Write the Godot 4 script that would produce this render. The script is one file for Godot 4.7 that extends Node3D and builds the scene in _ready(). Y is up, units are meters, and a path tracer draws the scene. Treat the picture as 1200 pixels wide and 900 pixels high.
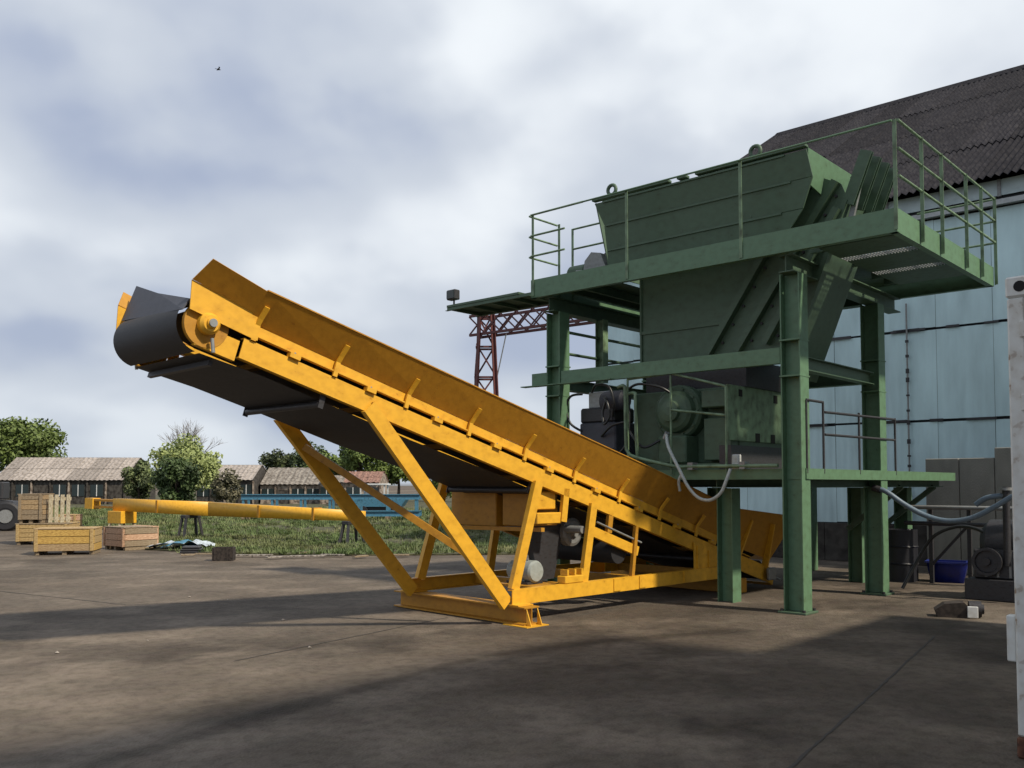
extends Node3D
# Yard with a yellow belt conveyor in front of a green crusher tower, a pale blue hangar behind it.
# Frames: tower and conveyor each stand in a turned frame; V(a, b, y) is a metres to the left along the front, b metres back, y up.

var M := {}          # materials
var T := {}          # textures
var taken := {}
var rng := RandomNumberGenerator.new()
const FLAT := 0xFFFFFFFF

# ------------------------------------------------------------------ helpers
func V(a: float, b: float, y: float) -> Vector3:
	return Vector3(-a, y, -b)

func lin(r: float, g: float, b: float) -> Color:
	return Color(r, g, b).linear_to_srgb()

func mb() -> SurfaceTool:
	var st := SurfaceTool.new()
	st.begin(Mesh.PRIMITIVE_TRIANGLES)
	return st

func tri(st: SurfaceTool, a: Vector3, b: Vector3, c: Vector3, out: Vector3) -> void:
	st.add_vertex(a)
	if (c - a).cross(b - a).dot(out) < 0.0:
		st.add_vertex(c); st.add_vertex(b)
	else:
		st.add_vertex(b); st.add_vertex(c)

func quad(st: SurfaceTool, a: Vector3, b: Vector3, c: Vector3, d: Vector3, out: Vector3) -> void:
	tri(st, a, b, c, out); tri(st, a, c, d, out)

# sweep a 2D outline (u across, v up) straight from p0 to p1
func sweep(st: SurfaceTool, p0: Vector3, p1: Vector3, up: Vector3, poly: PackedVector2Array) -> void:
	var ax := (p1 - p0).normalized()
	var side := ax.cross(up).normalized()
	var u2 := side.cross(ax).normalized()
	var area := 0.0
	var n := poly.size()
	for i in n:
		var q := poly[(i + 1) % n]
		area += poly[i].x * q.y - q.x * poly[i].y
	var sgn := 1.0 if area > 0.0 else -1.0
	st.set_smooth_group(FLAT)
	for i in n:
		var a := poly[i]
		var b := poly[(i + 1) % n]
		var o2 := Vector2(b.y - a.y, a.x - b.x) * sgn
		var out := side * o2.x + u2 * o2.y
		var oa := side * a.x + u2 * a.y
		var ob := side * b.x + u2 * b.y
		quad(st, p0 + oa, p0 + ob, p1 + ob, p1 + oa, out)
	var idx := Geometry2D.triangulate_polygon(poly)
	for k in range(0, idx.size(), 3):
		var w := []
		for j in 3:
			var q2 := poly[idx[k + j]]
			w.append(side * q2.x + u2 * q2.y)
		tri(st, p0 + w[0], p0 + w[1], p0 + w[2], -ax)
		tri(st, p1 + w[0], p1 + w[1], p1 + w[2], ax)

func rect(w: float, h: float) -> PackedVector2Array:
	return PackedVector2Array([Vector2(-w / 2, -h / 2), Vector2(w / 2, -h / 2), Vector2(w / 2, h / 2), Vector2(-w / 2, h / 2)])

func isec(h: float, w: float, tf: float, tw: float) -> PackedVector2Array:
	return PackedVector2Array([Vector2(-w / 2, -h / 2), Vector2(w / 2, -h / 2), Vector2(w / 2, -h / 2 + tf), Vector2(tw / 2, -h / 2 + tf), Vector2(tw / 2, h / 2 - tf), Vector2(w / 2, h / 2 - tf), Vector2(w / 2, h / 2), Vector2(-w / 2, h / 2), Vector2(-w / 2, h / 2 - tf), Vector2(-tw / 2, h / 2 - tf), Vector2(-tw / 2, -h / 2 + tf), Vector2(-w / 2, -h / 2 + tf)])

func csec(h: float, w: float, t: float, s: float) -> PackedVector2Array:  # channel, its back on the side -s
	return PackedVector2Array([Vector2(0, -h / 2), Vector2(w * s, -h / 2), Vector2(w * s, -h / 2 + t), Vector2(t * s, -h / 2 + t), Vector2(t * s, h / 2 - t), Vector2(w * s, h / 2 - t), Vector2(w * s, h / 2), Vector2(0, h / 2)])

func lsec(w: float, h: float, t: float) -> PackedVector2Array:
	return PackedVector2Array([Vector2(0, 0), Vector2(w, 0), Vector2(w, signf(h) * t), Vector2(signf(w) * t, signf(h) * t), Vector2(signf(w) * t, h), Vector2(0, h)])

func bar(st: SurfaceTool, p0: Vector3, p1: Vector3, w: float, h: float, up := Vector3.UP) -> void:
	if absf((p1 - p0).normalized().dot(up)) > 0.99:
		up = Vector3(0, 0, 1)
	sweep(st, p0, p1, up, rect(w, h))

# axis-aligned box with small chamfers, from corner to corner
func bx(st: SurfaceTool, lo: Vector3, hi: Vector3, bev := 0.0) -> void:
	var c := (lo + hi) / 2
	var s := ((hi - lo) / 2).abs()
	st.set_smooth_group(FLAT)
	if bev <= 0.0:
		for ax in 3:
			for sg in [-1.0, 1.0]:
				var n := Vector3.ZERO
				n[ax] = sg
				var u := Vector3.ZERO
				u[(ax + 1) % 3] = s[(ax + 1) % 3]
				var v := Vector3.ZERO
				v[(ax + 2) % 3] = s[(ax + 2) % 3]
				var o: Vector3 = c + n * s[ax]
				quad(st, o - u - v, o + u - v, o + u + v, o - u + v, n)
		return
	for ax in 3:
		var a1 := (ax + 1) % 3
		var a2 := (ax + 2) % 3
		for sg in [-1.0, 1.0]:
			var n := Vector3.ZERO
			n[ax] = sg
			var u := Vector3.ZERO
			u[a1] = s[a1] - bev
			var v := Vector3.ZERO
			v[a2] = s[a2] - bev
			var o: Vector3 = c + n * s[ax]
			quad(st, o - u - v, o + u - v, o + u + v, o - u + v, n)
		for s1 in [-1.0, 1.0]:
			for s2 in [-1.0, 1.0]:
				var p := Vector3.ZERO
				p[a1] = s1 * s[a1]; p[a2] = s2 * (s[a2] - bev)
				var q := Vector3.ZERO
				q[a1] = s1 * (s[a1] - bev); q[a2] = s2 * s[a2]
				var e := Vector3.ZERO
				e[ax] = s[ax] - bev
				var n2 := Vector3.ZERO
				n2[a1] = s1; n2[a2] = s2
				quad(st, c + p - e, c + p + e, c + q + e, c + q - e, n2)
	for i in 8:
		var g := Vector3(1 if i & 1 else -1, 1 if i & 2 else -1, 1 if i & 4 else -1)
		var k := g * s
		var b := g * bev
		tri(st, c + k - Vector3(0, b.y, b.z), c + k - Vector3(b.x, 0, b.z), c + k - Vector3(b.x, b.y, 0), g)

func tube(st: SurfaceTool, pts: PackedVector3Array, r: float, n := 8, r2 := -1.0) -> void:
	st.set_smooth_group(0)
	var rings := []
	var nrm := Vector3.ZERO
	var m := pts.size()
	for i in m:
		var d := (pts[mini(i + 1, m - 1)] - pts[maxi(i - 1, 0)]).normalized()
		if nrm == Vector3.ZERO:
			nrm = d.cross(Vector3.UP if absf(d.y) < 0.9 else Vector3.RIGHT).normalized()
		nrm = (nrm - d * nrm.dot(d)).normalized()
		var bn := d.cross(nrm)
		var rr := r if r2 < 0.0 else lerpf(r, r2, float(i) / (m - 1))
		var ring := []
		for k in n:
			var t := TAU * k / n
			ring.append(pts[i] + (nrm * cos(t) + bn * sin(t)) * rr)
		rings.append(ring)
	for i in m - 1:
		var c := (pts[i] + pts[i + 1]) / 2
		for k in n:
			var k2 := (k + 1) % n
			var a: Vector3 = rings[i][k]
			var b: Vector3 = rings[i][k2]
			quad(st, a, b, rings[i + 1][k2], rings[i + 1][k], (a + b) / 2 - pts[i])
	st.set_smooth_group(FLAT)
	for e in [0, m - 1]:
		var dir: Vector3 = (pts[0] - pts[1]) if e == 0 else (pts[m - 1] - pts[m - 2])
		for k in n:
			tri(st, pts[e], rings[e][k], rings[e][(k + 1) % n], dir)

func arc(pts: Array, steps := 8) -> PackedVector3Array:   # smooth curve through points
	var out := PackedVector3Array()
	var m := pts.size()
	for i in m - 1:
		var p0: Vector3 = pts[maxi(i - 1, 0)]
		var p1: Vector3 = pts[i]
		var p2: Vector3 = pts[i + 1]
		var p3: Vector3 = pts[mini(i + 2, m - 1)]
		for k in steps:
			out.append(p1.cubic_interpolate(p2, p0, p3, float(k) / steps))
	out.append(pts[m - 1])
	return out

# turned shape: profile of (radius, distance along axis)
func lathe(st: SurfaceTool, o: Vector3, axis: Vector3, prof: Array, n := 20) -> void:
	var ax := axis.normalized()
	var u := ax.cross(Vector3.UP if absf(ax.y) < 0.9 else Vector3.RIGHT).normalized()
	var v := ax.cross(u)
	for i in prof.size() - 1:
		var a: Vector2 = prof[i]
		var b: Vector2 = prof[i + 1]
		st.set_smooth_group(i + 1)
		var on := Vector2(b.y - a.y, a.x - b.x)
		for k in n:
			var t0 := TAU * k / n
			var t1 := TAU * (k + 1) / n
			var d0 := u * cos(t0) + v * sin(t0)
			var d1 := u * cos(t1) + v * sin(t1)
			var out := (d0 + d1) / 2 * on.x + ax * on.y
			if a.x > 0.0001:
				tri(st, o + d0 * a.x + ax * a.y, o + d1 * a.x + ax * a.y, o + d1 * b.x + ax * b.y, out)
			if b.x > 0.0001:
				tri(st, o + d0 * a.x + ax * a.y, o + d1 * b.x + ax * b.y, o + d0 * b.x + ax * b.y, out)

# flat plate of any outline (points in 3D, all in one plane), thickened by off
func plate(st: SurfaceTool, pts: Array, off: Vector3) -> void:
	var c := Vector3.ZERO
	for p in pts: c += p
	c /= pts.size()
	var nrm := off.normalized()
	var u: Vector3 = (pts[1] - pts[0]).normalized()
	var v := nrm.cross(u).normalized()
	var flat := PackedVector2Array()
	for p in pts: flat.append(Vector2((p - c).dot(u), (p - c).dot(v)))
	var idx := Geometry2D.triangulate_polygon(flat)
	var area := 0.0
	for i in flat.size():
		var q := flat[(i + 1) % flat.size()]
		area += flat[i].x * q.y - q.x * flat[i].y
	var sg := 1.0 if area > 0.0 else -1.0
	st.set_smooth_group(FLAT)
	for k in range(0, idx.size(), 3):
		tri(st, pts[idx[k]], pts[idx[k + 1]], pts[idx[k + 2]], -nrm)
		tri(st, pts[idx[k]] + off, pts[idx[k + 1]] + off, pts[idx[k + 2]] + off, nrm)
	for i in pts.size():
		var j := (i + 1) % pts.size()
		var e := (flat[j] - flat[i]) * sg
		quad(st, pts[i], pts[j], pts[j] + off, pts[i] + off, u * e.y - v * e.x)

func numbered(called: String) -> String:
	if not taken.has(called):
		taken[called] = 0
		return called
	taken[called] += 1
	return "%s_%03d" % [called, taken[called]]

func build(st: SurfaceTool, called: String, mat: Material, parent: Node3D, label := "") -> MeshInstance3D:
	st.generate_normals()
	return place(st.commit(), called, mat, parent, label)

func place(mesh: Mesh, called: String, mat: Material, parent: Node3D, label := "") -> MeshInstance3D:
	var o := MeshInstance3D.new()
	o.mesh = mesh
	o.material_override = mat
	o.name = numbered(called) if parent == self else called
	parent.add_child(o, true)
	if label: o.set_meta("label", label)
	return o

func thing(called: String, label: String, category: String, at := Vector3.ZERO, turn := 0.0, group := "") -> Node3D:
	var o := Node3D.new()
	o.name = numbered(called)
	add_child(o)
	o.position = at
	o.rotation_degrees.y = turn
	return tag(o, label, category, group)

func tag(o: Node3D, label: String, category: String, group := "") -> Node3D:
	o.set_meta("label", label)
	o.set_meta("category", category)
	if group: o.set_meta("group", group)
	return o

func structure(st: SurfaceTool, called: String, mat: Material) -> MeshInstance3D:
	var o := build(st, called, mat, self)
	o.set_meta("kind", "structure")
	return o

# ------------------------------------------------------------------ textures and materials
func noise(seed_: int, freq: float, oct := 5, kind := FastNoiseLite.TYPE_SIMPLEX_SMOOTH) -> FastNoiseLite:
	var n := FastNoiseLite.new()
	n.noise_type = kind
	n.seed = seed_
	n.frequency = freq
	n.fractal_octaves = oct
	return n

func ramp_tex(seed_: int, freq: float, stops: Array, size := 512, oct := 5) -> NoiseTexture2D:
	var t := NoiseTexture2D.new()
	t.width = size; t.height = size
	t.seamless = true
	t.noise = noise(seed_, freq, oct)
	var g := Gradient.new()
	var offs := PackedFloat32Array()
	var cols := PackedColorArray()
	for s in stops:
		offs.append(s[0]); cols.append(s[1])
	g.offsets = offs; g.colors = cols
	t.color_ramp = g
	return t

func bump_tex(seed_: int, freq: float, strength: float, size := 512, oct := 5) -> NoiseTexture2D:
	var t := NoiseTexture2D.new()
	t.width = size; t.height = size
	t.seamless = true
	t.noise = noise(seed_, freq, oct)
	t.as_normal_map = true
	t.bump_strength = strength
	return t

func mat(called: String, col: Color, rough: float, tex: Texture2D = null, scale := Vector3.ONE, metal := 0.0, bump: Texture2D = null, depth := 0.4) -> StandardMaterial3D:
	var m := StandardMaterial3D.new()
	m.resource_name = called
	m.albedo_color = col
	m.roughness = rough
	m.metallic = metal
	m.uv1_triplanar = true
	m.uv1_world_triplanar = true
	m.uv1_scale = scale
	if tex: m.albedo_texture = tex
	if bump:
		m.normal_enabled = true
		m.normal_texture = bump
		m.normal_scale = depth
	M[called] = m
	return m

func make_materials() -> void:
	var w := Color(1, 1, 1)
	T.grime = ramp_tex(3, 0.012, [[0.0, Color(0.84, 0.82, 0.79)], [0.4, Color(0.95, 0.945, 0.94)], [0.7, w], [1.0, w]])
	T.chips = ramp_tex(8, 0.02, [[0.0, Color(0.55, 0.42, 0.32)], [0.14, Color(0.68, 0.58, 0.5)], [0.22, Color(0.92, 0.9, 0.88)], [0.6, w], [1.0, w]], 512, 6)
	T.paint = ramp_tex(9, 0.016, [[0.0, Color(0.5, 0.38, 0.3)], [0.09, Color(0.70, 0.60, 0.5)], [0.14, Color(0.90, 0.88, 0.86)], [0.4, Color(0.96, 0.955, 0.95)], [0.6, w], [1.0, w]], 1024, 5)
	T.streak = ramp_tex(77, 0.02, [[0.0, Color(0.70, 0.65, 0.60)], [0.2, Color(0.90, 0.89, 0.87)], [0.42, Color(0.97, 0.97, 0.97)], [1.0, w]], 512, 6)
	T.fade = ramp_tex(15, 0.008, [[0.0, Color(0.8, 0.8, 0.8)], [0.5, Color(0.92, 0.92, 0.92)], [1.0, w]])
	T.stain = ramp_tex(21, 0.014, [[0.0, Color(0.5, 0.48, 0.44)], [0.35, Color(0.8, 0.79, 0.77)], [0.55, Color(0.95, 0.95, 0.95)], [1.0, w]])
	T.lichen = ramp_tex(33, 0.018, [[0.0, Color(0.5, 0.5, 0.53)], [0.4, Color(0.74, 0.74, 0.77)], [0.62, Color(0.9, 0.9, 0.92)], [0.75, Color(1, 0.98, 0.95)], [1.0, w]], 512, 6)
	T.wood = ramp_tex(41, 0.02, [[0.0, Color(0.62, 0.55, 0.48)], [0.5, Color(0.86, 0.82, 0.78)], [1.0, w]])
	T.grit = ramp_tex(51, 0.022, [[0.0, Color(0.82, 0.81, 0.80)], [0.4, Color(0.93, 0.925, 0.92)], [0.6, Color(0.97, 0.965, 0.96)], [1.0, w]], 1024, 6)
	T.patchy = ramp_tex(57, 0.01, [[0.0, Color(0.35, 0.33, 0.3)], [0.35, Color(0.65, 0.62, 0.6)], [0.6, Color(0.9, 0.88, 0.86)], [1.0, w]])
	T.bump = bump_tex(61, 0.03, 3.0)
	T.fine = bump_tex(63, 0.08, 5.0, 1024)
	mat("yellow", lin(0.70, 0.375, 0.026), 0.45, T.paint, Vector3(0.5, 0.5, 0.5), 0.0, T.bump, 0.12)
	mat("yellow_shaded_dirty", lin(0.43, 0.205, 0.013), 0.55, T.paint, Vector3(0.62, 0.62, 0.62), 0.0, T.bump, 0.2)  # yellow darkened to carry the shade of flared parts, with some brownish dirt
	mat("green", lin(0.102, 0.194, 0.11), 0.5, T.paint, Vector3(0.55, 0.5, 0.55), 0.0, T.bump, 0.12)
	mat("green_dark", lin(0.066, 0.116, 0.07), 0.55, T.paint, Vector3(0.45, 0.45, 0.45), 0.0, T.bump, 0.15)
	mat("green_pale", lin(0.17, 0.265, 0.155), 0.5, T.stain, Vector3(0.9, 0.6, 0.9), 0.0, T.bump, 0.15)
	mat("rubber", lin(0.018, 0.018, 0.021), 0.62, T.fade, Vector3(1, 1, 1), 0.0, T.bump, 0.3)
	mat("rubber_grey", lin(0.06, 0.065, 0.085), 0.6, T.fade, Vector3(1.5, 1.5, 1.5), 0.0, T.bump, 0.3)
	mat("steel_dark", lin(0.05, 0.05, 0.055), 0.5, T.chips, Vector3(2, 2, 2), 0.4)
	mat("steel_grey", lin(0.24, 0.25, 0.25), 0.45, T.grime, Vector3(2, 2, 2), 0.2)
	mat("motor_grey", lin(0.3, 0.34, 0.33), 0.5, T.grime, Vector3(2, 2, 2))
	mat("galvanised", lin(0.38, 0.4, 0.4), 0.42, T.fade, Vector3(2, 2, 2), 0.5)
	mat("maroon", lin(0.10, 0.028, 0.028), 0.6, T.chips, Vector3(2, 2, 2))
	mat("hose_pale", lin(0.42, 0.46, 0.44), 0.5, T.grime, Vector3(3, 3, 3))
	mat("hose_black", lin(0.02, 0.022, 0.024), 0.4, T.fade, Vector3(3, 3, 3))
	mat("hose_blue", lin(0.12, 0.17, 0.22), 0.4, T.grime, Vector3(3, 3, 3))
	mat("hole", lin(0.01, 0.01, 0.01), 0.9)
	for k in 4:
		var f: float = [1.0, 0.96, 1.03, 0.98][k]
		mat("cladding_%d" % k, lin(0.60 * f, 0.81 * f, 0.85 * f), 0.55, T.fade, Vector3(0.5, 0.08 + 0.01 * k, 0.5), 0.0, T.bump, 0.15)
	mat("glazing", lin(0.5, 0.62, 0.64), 0.3, T.fade, Vector3(0.6, 0.6, 0.6))
	mat("wall_dark", lin(0.03, 0.035, 0.04), 0.9)
	for k in 4:
		var f: float = [1.0, 0.86, 1.12, 0.95][k]
		mat("roof_%d" % k, lin(0.040 * f, 0.040 * f, 0.045 * f), 0.85, T.lichen, Vector3(0.9, 0.3, 0.9), 0.0, T.fine, 0.4)
	mat("container_white", lin(0.62, 0.63, 0.6), 0.5, T.chips, Vector3(1.1, 0.7, 1.1), 0.0, T.bump, 0.15)
	mat("rust", lin(0.16, 0.07, 0.04), 0.85, T.patchy, Vector3(3, 3, 3))
	for k in 5:
		var c: Array = [[0.52, 0.40, 0.19], [0.60, 0.42, 0.12], [0.44, 0.34, 0.2], [0.62, 0.43, 0.30], [0.32, 0.27, 0.19]][k]
		mat("plank_%d" % k, lin(c[0], c[1], c[2]), 0.8, T.wood, Vector3(1.2, 4, 1.2), 0.0, T.bump, 0.3)
	mat("plank_white", lin(0.62, 0.60, 0.46), 0.8, T.wood, Vector3(3, 1, 3))
	mat("blue", lin(0.06, 0.19, 0.29), 0.5, T.chips, Vector3(0.8, 0.8, 0.8))
	mat("drum_dark", lin(0.012, 0.013, 0.018), 0.5, T.chips, Vector3(2, 2, 2))
	var strip := mat("translucent_sheet", lin(0.55, 0.58, 0.52), 0.5, T.grime, Vector3(1, 1, 1))
	strip.backlight_enabled = true
	strip.backlight = lin(0.4, 0.42, 0.38)
	mat("cabinet", lin(0.42, 0.45, 0.47), 0.45, T.grime, Vector3(2, 2, 2))
	mat("blue_deep", lin(0.012, 0.025, 0.22), 0.35, T.fade, Vector3(2, 2, 2))
	mat("white_paint", lin(0.6, 0.62, 0.62), 0.5, T.grime, Vector3(1, 1, 1))
	mat("concrete_wall", lin(0.25, 0.25, 0.22), 0.85, T.fade, Vector3(0.9, 0.22, 0.9), 0.0, T.fine, 0.4)
	mat("brick_red", lin(0.22, 0.10, 0.075), 0.9, T.patchy, Vector3(0.6, 0.6, 0.6))
	for k in 3:
		var f: float = [1.0, 0.8, 1.15][k]
		mat("old_sheet_%d" % k, lin(0.33 * f, 0.295 * f, 0.27 * f), 0.9, T.stain, Vector3(0.45, 0.8, 0.45))
	mat("old_grey", lin(0.30, 0.285, 0.26), 0.9, T.patchy, Vector3(0.5, 0.5, 0.5))
	mat("tile_pink", lin(0.34, 0.2, 0.16), 0.85, T.patchy, Vector3(0.8, 0.8, 0.8))
	mat("shed_wall", lin(0.07, 0.066, 0.06), 0.9, T.patchy, Vector3(0.5, 0.5, 0.5))
	mat("shed_pale", lin(0.38, 0.33, 0.28), 0.9, T.patchy, Vector3(0.5, 0.5, 0.5))
	mat("dark_glass", lin(0.02, 0.03, 0.032), 0.15)
	mat("bark", lin(0.08, 0.062, 0.046), 0.9, T.patchy, Vector3(2, 0.7, 2))
	mat("twig", lin(0.15, 0.13, 0.115), 0.9)
	mat("plastic_sheet", lin(0.52, 0.6, 0.66), 0.35, T.stain, Vector3(1.5, 1.5, 1.5))
	mat("tar", lin(0.045, 0.04, 0.035), 0.9)
	mat("debris_pale", lin(0.4, 0.38, 0.35), 0.8, T.patchy, Vector3(2, 2, 2))
	mat("debris_dark", lin(0.045, 0.035, 0.03), 0.85, T.patchy, Vector3(2, 2, 2))
	var leaf := mat("leaf", Color.WHITE, 0.7)
	leaf.vertex_color_use_as_albedo = true
	leaf.uv1_triplanar = false
	leaf.backlight_enabled = true
	leaf.backlight = lin(0.05, 0.09, 0.015)
	leaf.cull_mode = BaseMaterial3D.CULL_DISABLED
	for k in 4: M["roof_%d" % k].metallic_specular = 0.15
	var g := mat("yard", Color.WHITE, 0.86, T.grit, Vector3(0.31, 0.31, 0.31), 0.0, T.fine, 0.5)
	g.vertex_color_use_as_albedo = true
	g.metallic_specular = 0.3
	mat("soil", lin(0.10, 0.105, 0.05), 0.95, T.patchy, Vector3(0.35, 0.35, 0.35), 0.0, T.fine, 0.8)

# ------------------------------------------------------------------ camera, sky, sun
func make_view() -> void:
	var cam := Camera3D.new()
	cam.name = "camera"
	add_child(cam)
	var near := 0.1
	cam.near = near
	cam.far = 1500.0
	cam.position = Vector3(0, 1.65, 0)
	cam.rotation_degrees.x = 2.724
	cam.projection = Camera3D.PROJECTION_FRUSTUM
	cam.size = near * 900.0 / 1067.3
	cam.frustum_offset = Vector2(0, near * 67.2 / 1067.3)   # the lens is shifted up a little
	cam.current = true
	var to_sun := Vector3(0.809, 1.0, 0.537).normalized()
	var sun := DirectionalLight3D.new()
	sun.name = "sun"
	add_child(sun)
	sun.look_at_from_position(Vector3.ZERO, -to_sun)
	sun.light_energy = 1.6
	sun.light_color = Color(1.0, 0.95, 0.87)
	sun.light_angular_distance = 2.8
	sun.shadow_enabled = true
	sun.sky_mode = DirectionalLight3D.SKY_MODE_LIGHT_ONLY
	var env := Environment.new()
	env.background_mode = Environment.BG_SKY
	var sky := Sky.new()
	var pan := PanoramaSkyMaterial.new()
	pan.panorama = ImageTexture.create_from_image(clouds(to_sun))
	sky.sky_material = pan
	env.sky = sky
	env.background_energy_multiplier = 1.0
	env.tonemap_mode = Environment.TONE_MAPPER_LINEAR
	env.tonemap_exposure = 1.0
	env.sdfgi_enabled = true
	env.ssao_enabled = true
	env.ssil_enabled = true
	var we := WorldEnvironment.new()
	we.name = "environment"
	we.environment = env
	add_child(we)

func clouds(to_sun: Vector3) -> Image:
	var w := 1536
	var h := 768
	var im := Image.create(w, h, false, Image.FORMAT_RGBF)
	var big := noise(3068, 1.15, 3)
	var mid := noise(17, 2.6, 6)
	var fine := noise(71, 7.0, 5)
	for j in h:
		var el := (0.5 - (j + 0.5) / h) * PI
		for i in w:
			var az := (i + 0.5) / w * TAU
			var d := Vector3(sin(az) * cos(el), sin(el), -cos(az) * cos(el))
			# soft layers of cloud lie on a flat deck overhead
			var q := d / (maxf(d.y, 0.0) * 0.8 + 0.34)
			var m := mid.get_noise_3dv(q)
			var t := 0.60 + 1.0 * (big.get_noise_3dv(q + Vector3(m, m, m) * 0.06) - 0.072) + 0.28 * m + 0.10 * fine.get_noise_3dv(q)
			t = clampf(t, -0.15, 1.15)
			var col := Vector3(0.40, 0.465, 0.615).lerp(Vector3(0.60, 0.655, 0.745), smoothstep(0.0, 0.5, t)).lerp(Vector3(0.90, 0.945, 0.99), smoothstep(0.42, 1.05, t))
			var hz := exp(-maxf(d.y, 0.0) * 8.0)
			col = col.lerp(Vector3(0.50, 0.57, 0.655), hz * 0.6)
			if d.y < 0.0: col = Vector3(0.2, 0.19, 0.17)
			im.set_pixel(i, j, Color(col.x, col.y, col.z))
	return im

func _ready() -> void:
	rng.seed = 20240
	make_view()
	make_materials()
	make_ground()
	make_hangar()
	make_tower()
	make_hopper()
	make_crusher()
	make_conveyor()
	make_gantry()
	make_container()
	make_shade_building()
	make_right_clutter()
	make_background()

# ------------------------------------------------------------------ ground
func near_line(p: Vector2, pts: Array) -> float:
	var best := 99.0
	for i in pts.size() - 1:
		var q := Geometry2D.get_closest_point_to_segment(p, pts[i], pts[i + 1])
		best = minf(best, p.distance_to(q))
	return best

func make_ground() -> void:
	var xs := PackedFloat32Array()
	var zs := PackedFloat32Array()
	for v in [-900, -300, -120, -70, -45, -32, -25, -21, -19]: xs.append(v)
	for i in 311: xs.append(-17.0 + i * 0.1)
	for v in [15, 17, 21, 28, 45, 80, 200, 900]: xs.append(v)
	for v in [60, 20, 8, 4, 1]: zs.append(v)
	for i in 251: zs.append(-1.5 - i * 0.1)
	for v in [-27.0, -28.0, -30.0, -33.0, -38.0, -45.0, -60.0, -90.0, -160.0, -400.0, -1200.0]: zs.append(v)
	var n1 := noise(101, 0.16, 4)
	var n2 := noise(103, 0.7, 5)
	var n3 := noise(107, 0.33, 5)
	var n4 := noise(109, 2.6, 4)
	var streak := [Vector2(-3.2, -4.4), Vector2(-2.41, -5.56), Vector2(-1.07, -7.69), Vector2(-0.33, -8.8), Vector2(0.9, -9.7), Vector2(2.6, -10.4)]
	var verts := PackedVector3Array()
	var cols := PackedColorArray()
	var nx := xs.size()
	for z in zs:
		for x in xs:
			verts.append(Vector3(x, 0, z))
			var a := n1.get_noise_2d(x, z)
			var b := n2.get_noise_2d(x, z * 1.4)
			var c := n3.get_noise_2d(x * 0.8 + z * 0.5, z - x * 0.3)
			var e := n4.get_noise_2d(x, z)
			var f := 1.0 + 0.22 * a + 0.20 * b + 0.16 * e
			# oil and tyre dirt
			f *= 1.0 - 0.30 * smoothstep(0.08, 0.34, c + 0.25 * e)
			# pale dust
			f *= 1.0 + 0.22 * smoothstep(0.12, 0.4, b + 0.4 * n1.get_noise_2d(x + 50, z))
			var dl := near_line(Vector2(x, z), streak) + 0.10 * b + 0.05 * e
			f *= 1.0 - 0.38 * smoothstep(0.17, 0.05, dl) - 0.0
			# ground turns darker round the machines, broken by noise
			var g := Vector2(x, z).distance_to(Vector2(4.2, -9.8))
			f *= 1.0 - 0.30 * smoothstep(0.0, 0.35, n2.get_noise_2d(x * 0.6 + 9, z * 0.6) + 0.5 - g * 0.11 + 0.3 * e)
			var warm := 0.5 + 0.5 * n1.get_noise_2d(x - 30, z + 70)
			var col := Vector3(0.142, 0.116, 0.090).lerp(Vector3(0.126, 0.108, 0.089), warm) * clampf(f, 0.3, 1.6)
			cols.append(Color(col.x, col.y, col.z))
	var idx := PackedInt32Array()
	for j in zs.size() - 1:
		for i in nx - 1:
			var p = j * nx + i
			idx.append_array([p, p + nx + 1, p + 1, p, p + nx, p + nx + 1])
	var norms := PackedVector3Array()
	norms.resize(verts.size())
	norms.fill(Vector3.UP)
	var arr := []
	arr.resize(Mesh.ARRAY_MAX)
	arr[Mesh.ARRAY_VERTEX] = verts
	arr[Mesh.ARRAY_NORMAL] = norms
	arr[Mesh.ARRAY_COLOR] = cols
	arr[Mesh.ARRAY_INDEX] = idx
	var am := ArrayMesh.new()
	am.add_surface_from_arrays(Mesh.PRIMITIVE_TRIANGLES, arr)
	var ground := place(am, "yard_ground", M.yard, self)
	ground.set_meta("kind", "structure")
	# tarred joints between the concrete bays
	for j in [[Vector3(1.3, 0.004, -4.9), Vector3(2.73, 0.004, -7.1)], [Vector3(-8.6, 0.004, -14.6), Vector3(-5.3, 0.004, -12.6)], [Vector3(-5.3, 0.004, -12.6), Vector3(-3.0, 0.004, -13.2)], [Vector3(2.73, 0.004, -7.1), Vector3(4.6, 0.004, -10.0)], [Vector3(-0.8, 0.004, -11.4), Vector3(-2.6, 0.004, -8.6)]]:
		var pts := []
		var d: Vector3 = j[1] - j[0]
		var side := d.cross(Vector3.UP).normalized()
		var st := mb()
		st.set_smooth_group(FLAT)
		var last := []
		for k in 25:
			var p: Vector3 = j[0] + d * (k / 24.0) + side * rng.randf_range(-0.006, 0.006)
			var w = rng.randf_range(0.006, 0.013)
			if last:
				quad(st, last[0], last[1], p + side * w, p - side * w, Vector3.UP)
			last = [p - side * w, p + side * w]
		build(st, "joint_filler", M.tar, ground)
	# grass
	var gst := mb()
	var outline := [Vector3(-9.3, 0.006, -23.2), Vector3(-6.8, 0.006, -21.6), Vector3(-4.0, 0.006, -21.2), Vector3(0.5, 0.006, -21.6), Vector3(5.0, 0.006, -23.0), Vector3(5.0, 0.006, -140), Vector3(-120, 0.006, -140), Vector3(-120, 0.006, -44), Vector3(-17, 0.006, -36), Vector3(-11.5, 0.006, -29)]
	plate(gst, outline, Vector3(0, 0.03, 0))
	var gr := structure(gst, "grass_verge", M.soil)
	# grass blades
	var blade := mb()
	blade.set_smooth_group(FLAT)
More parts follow.
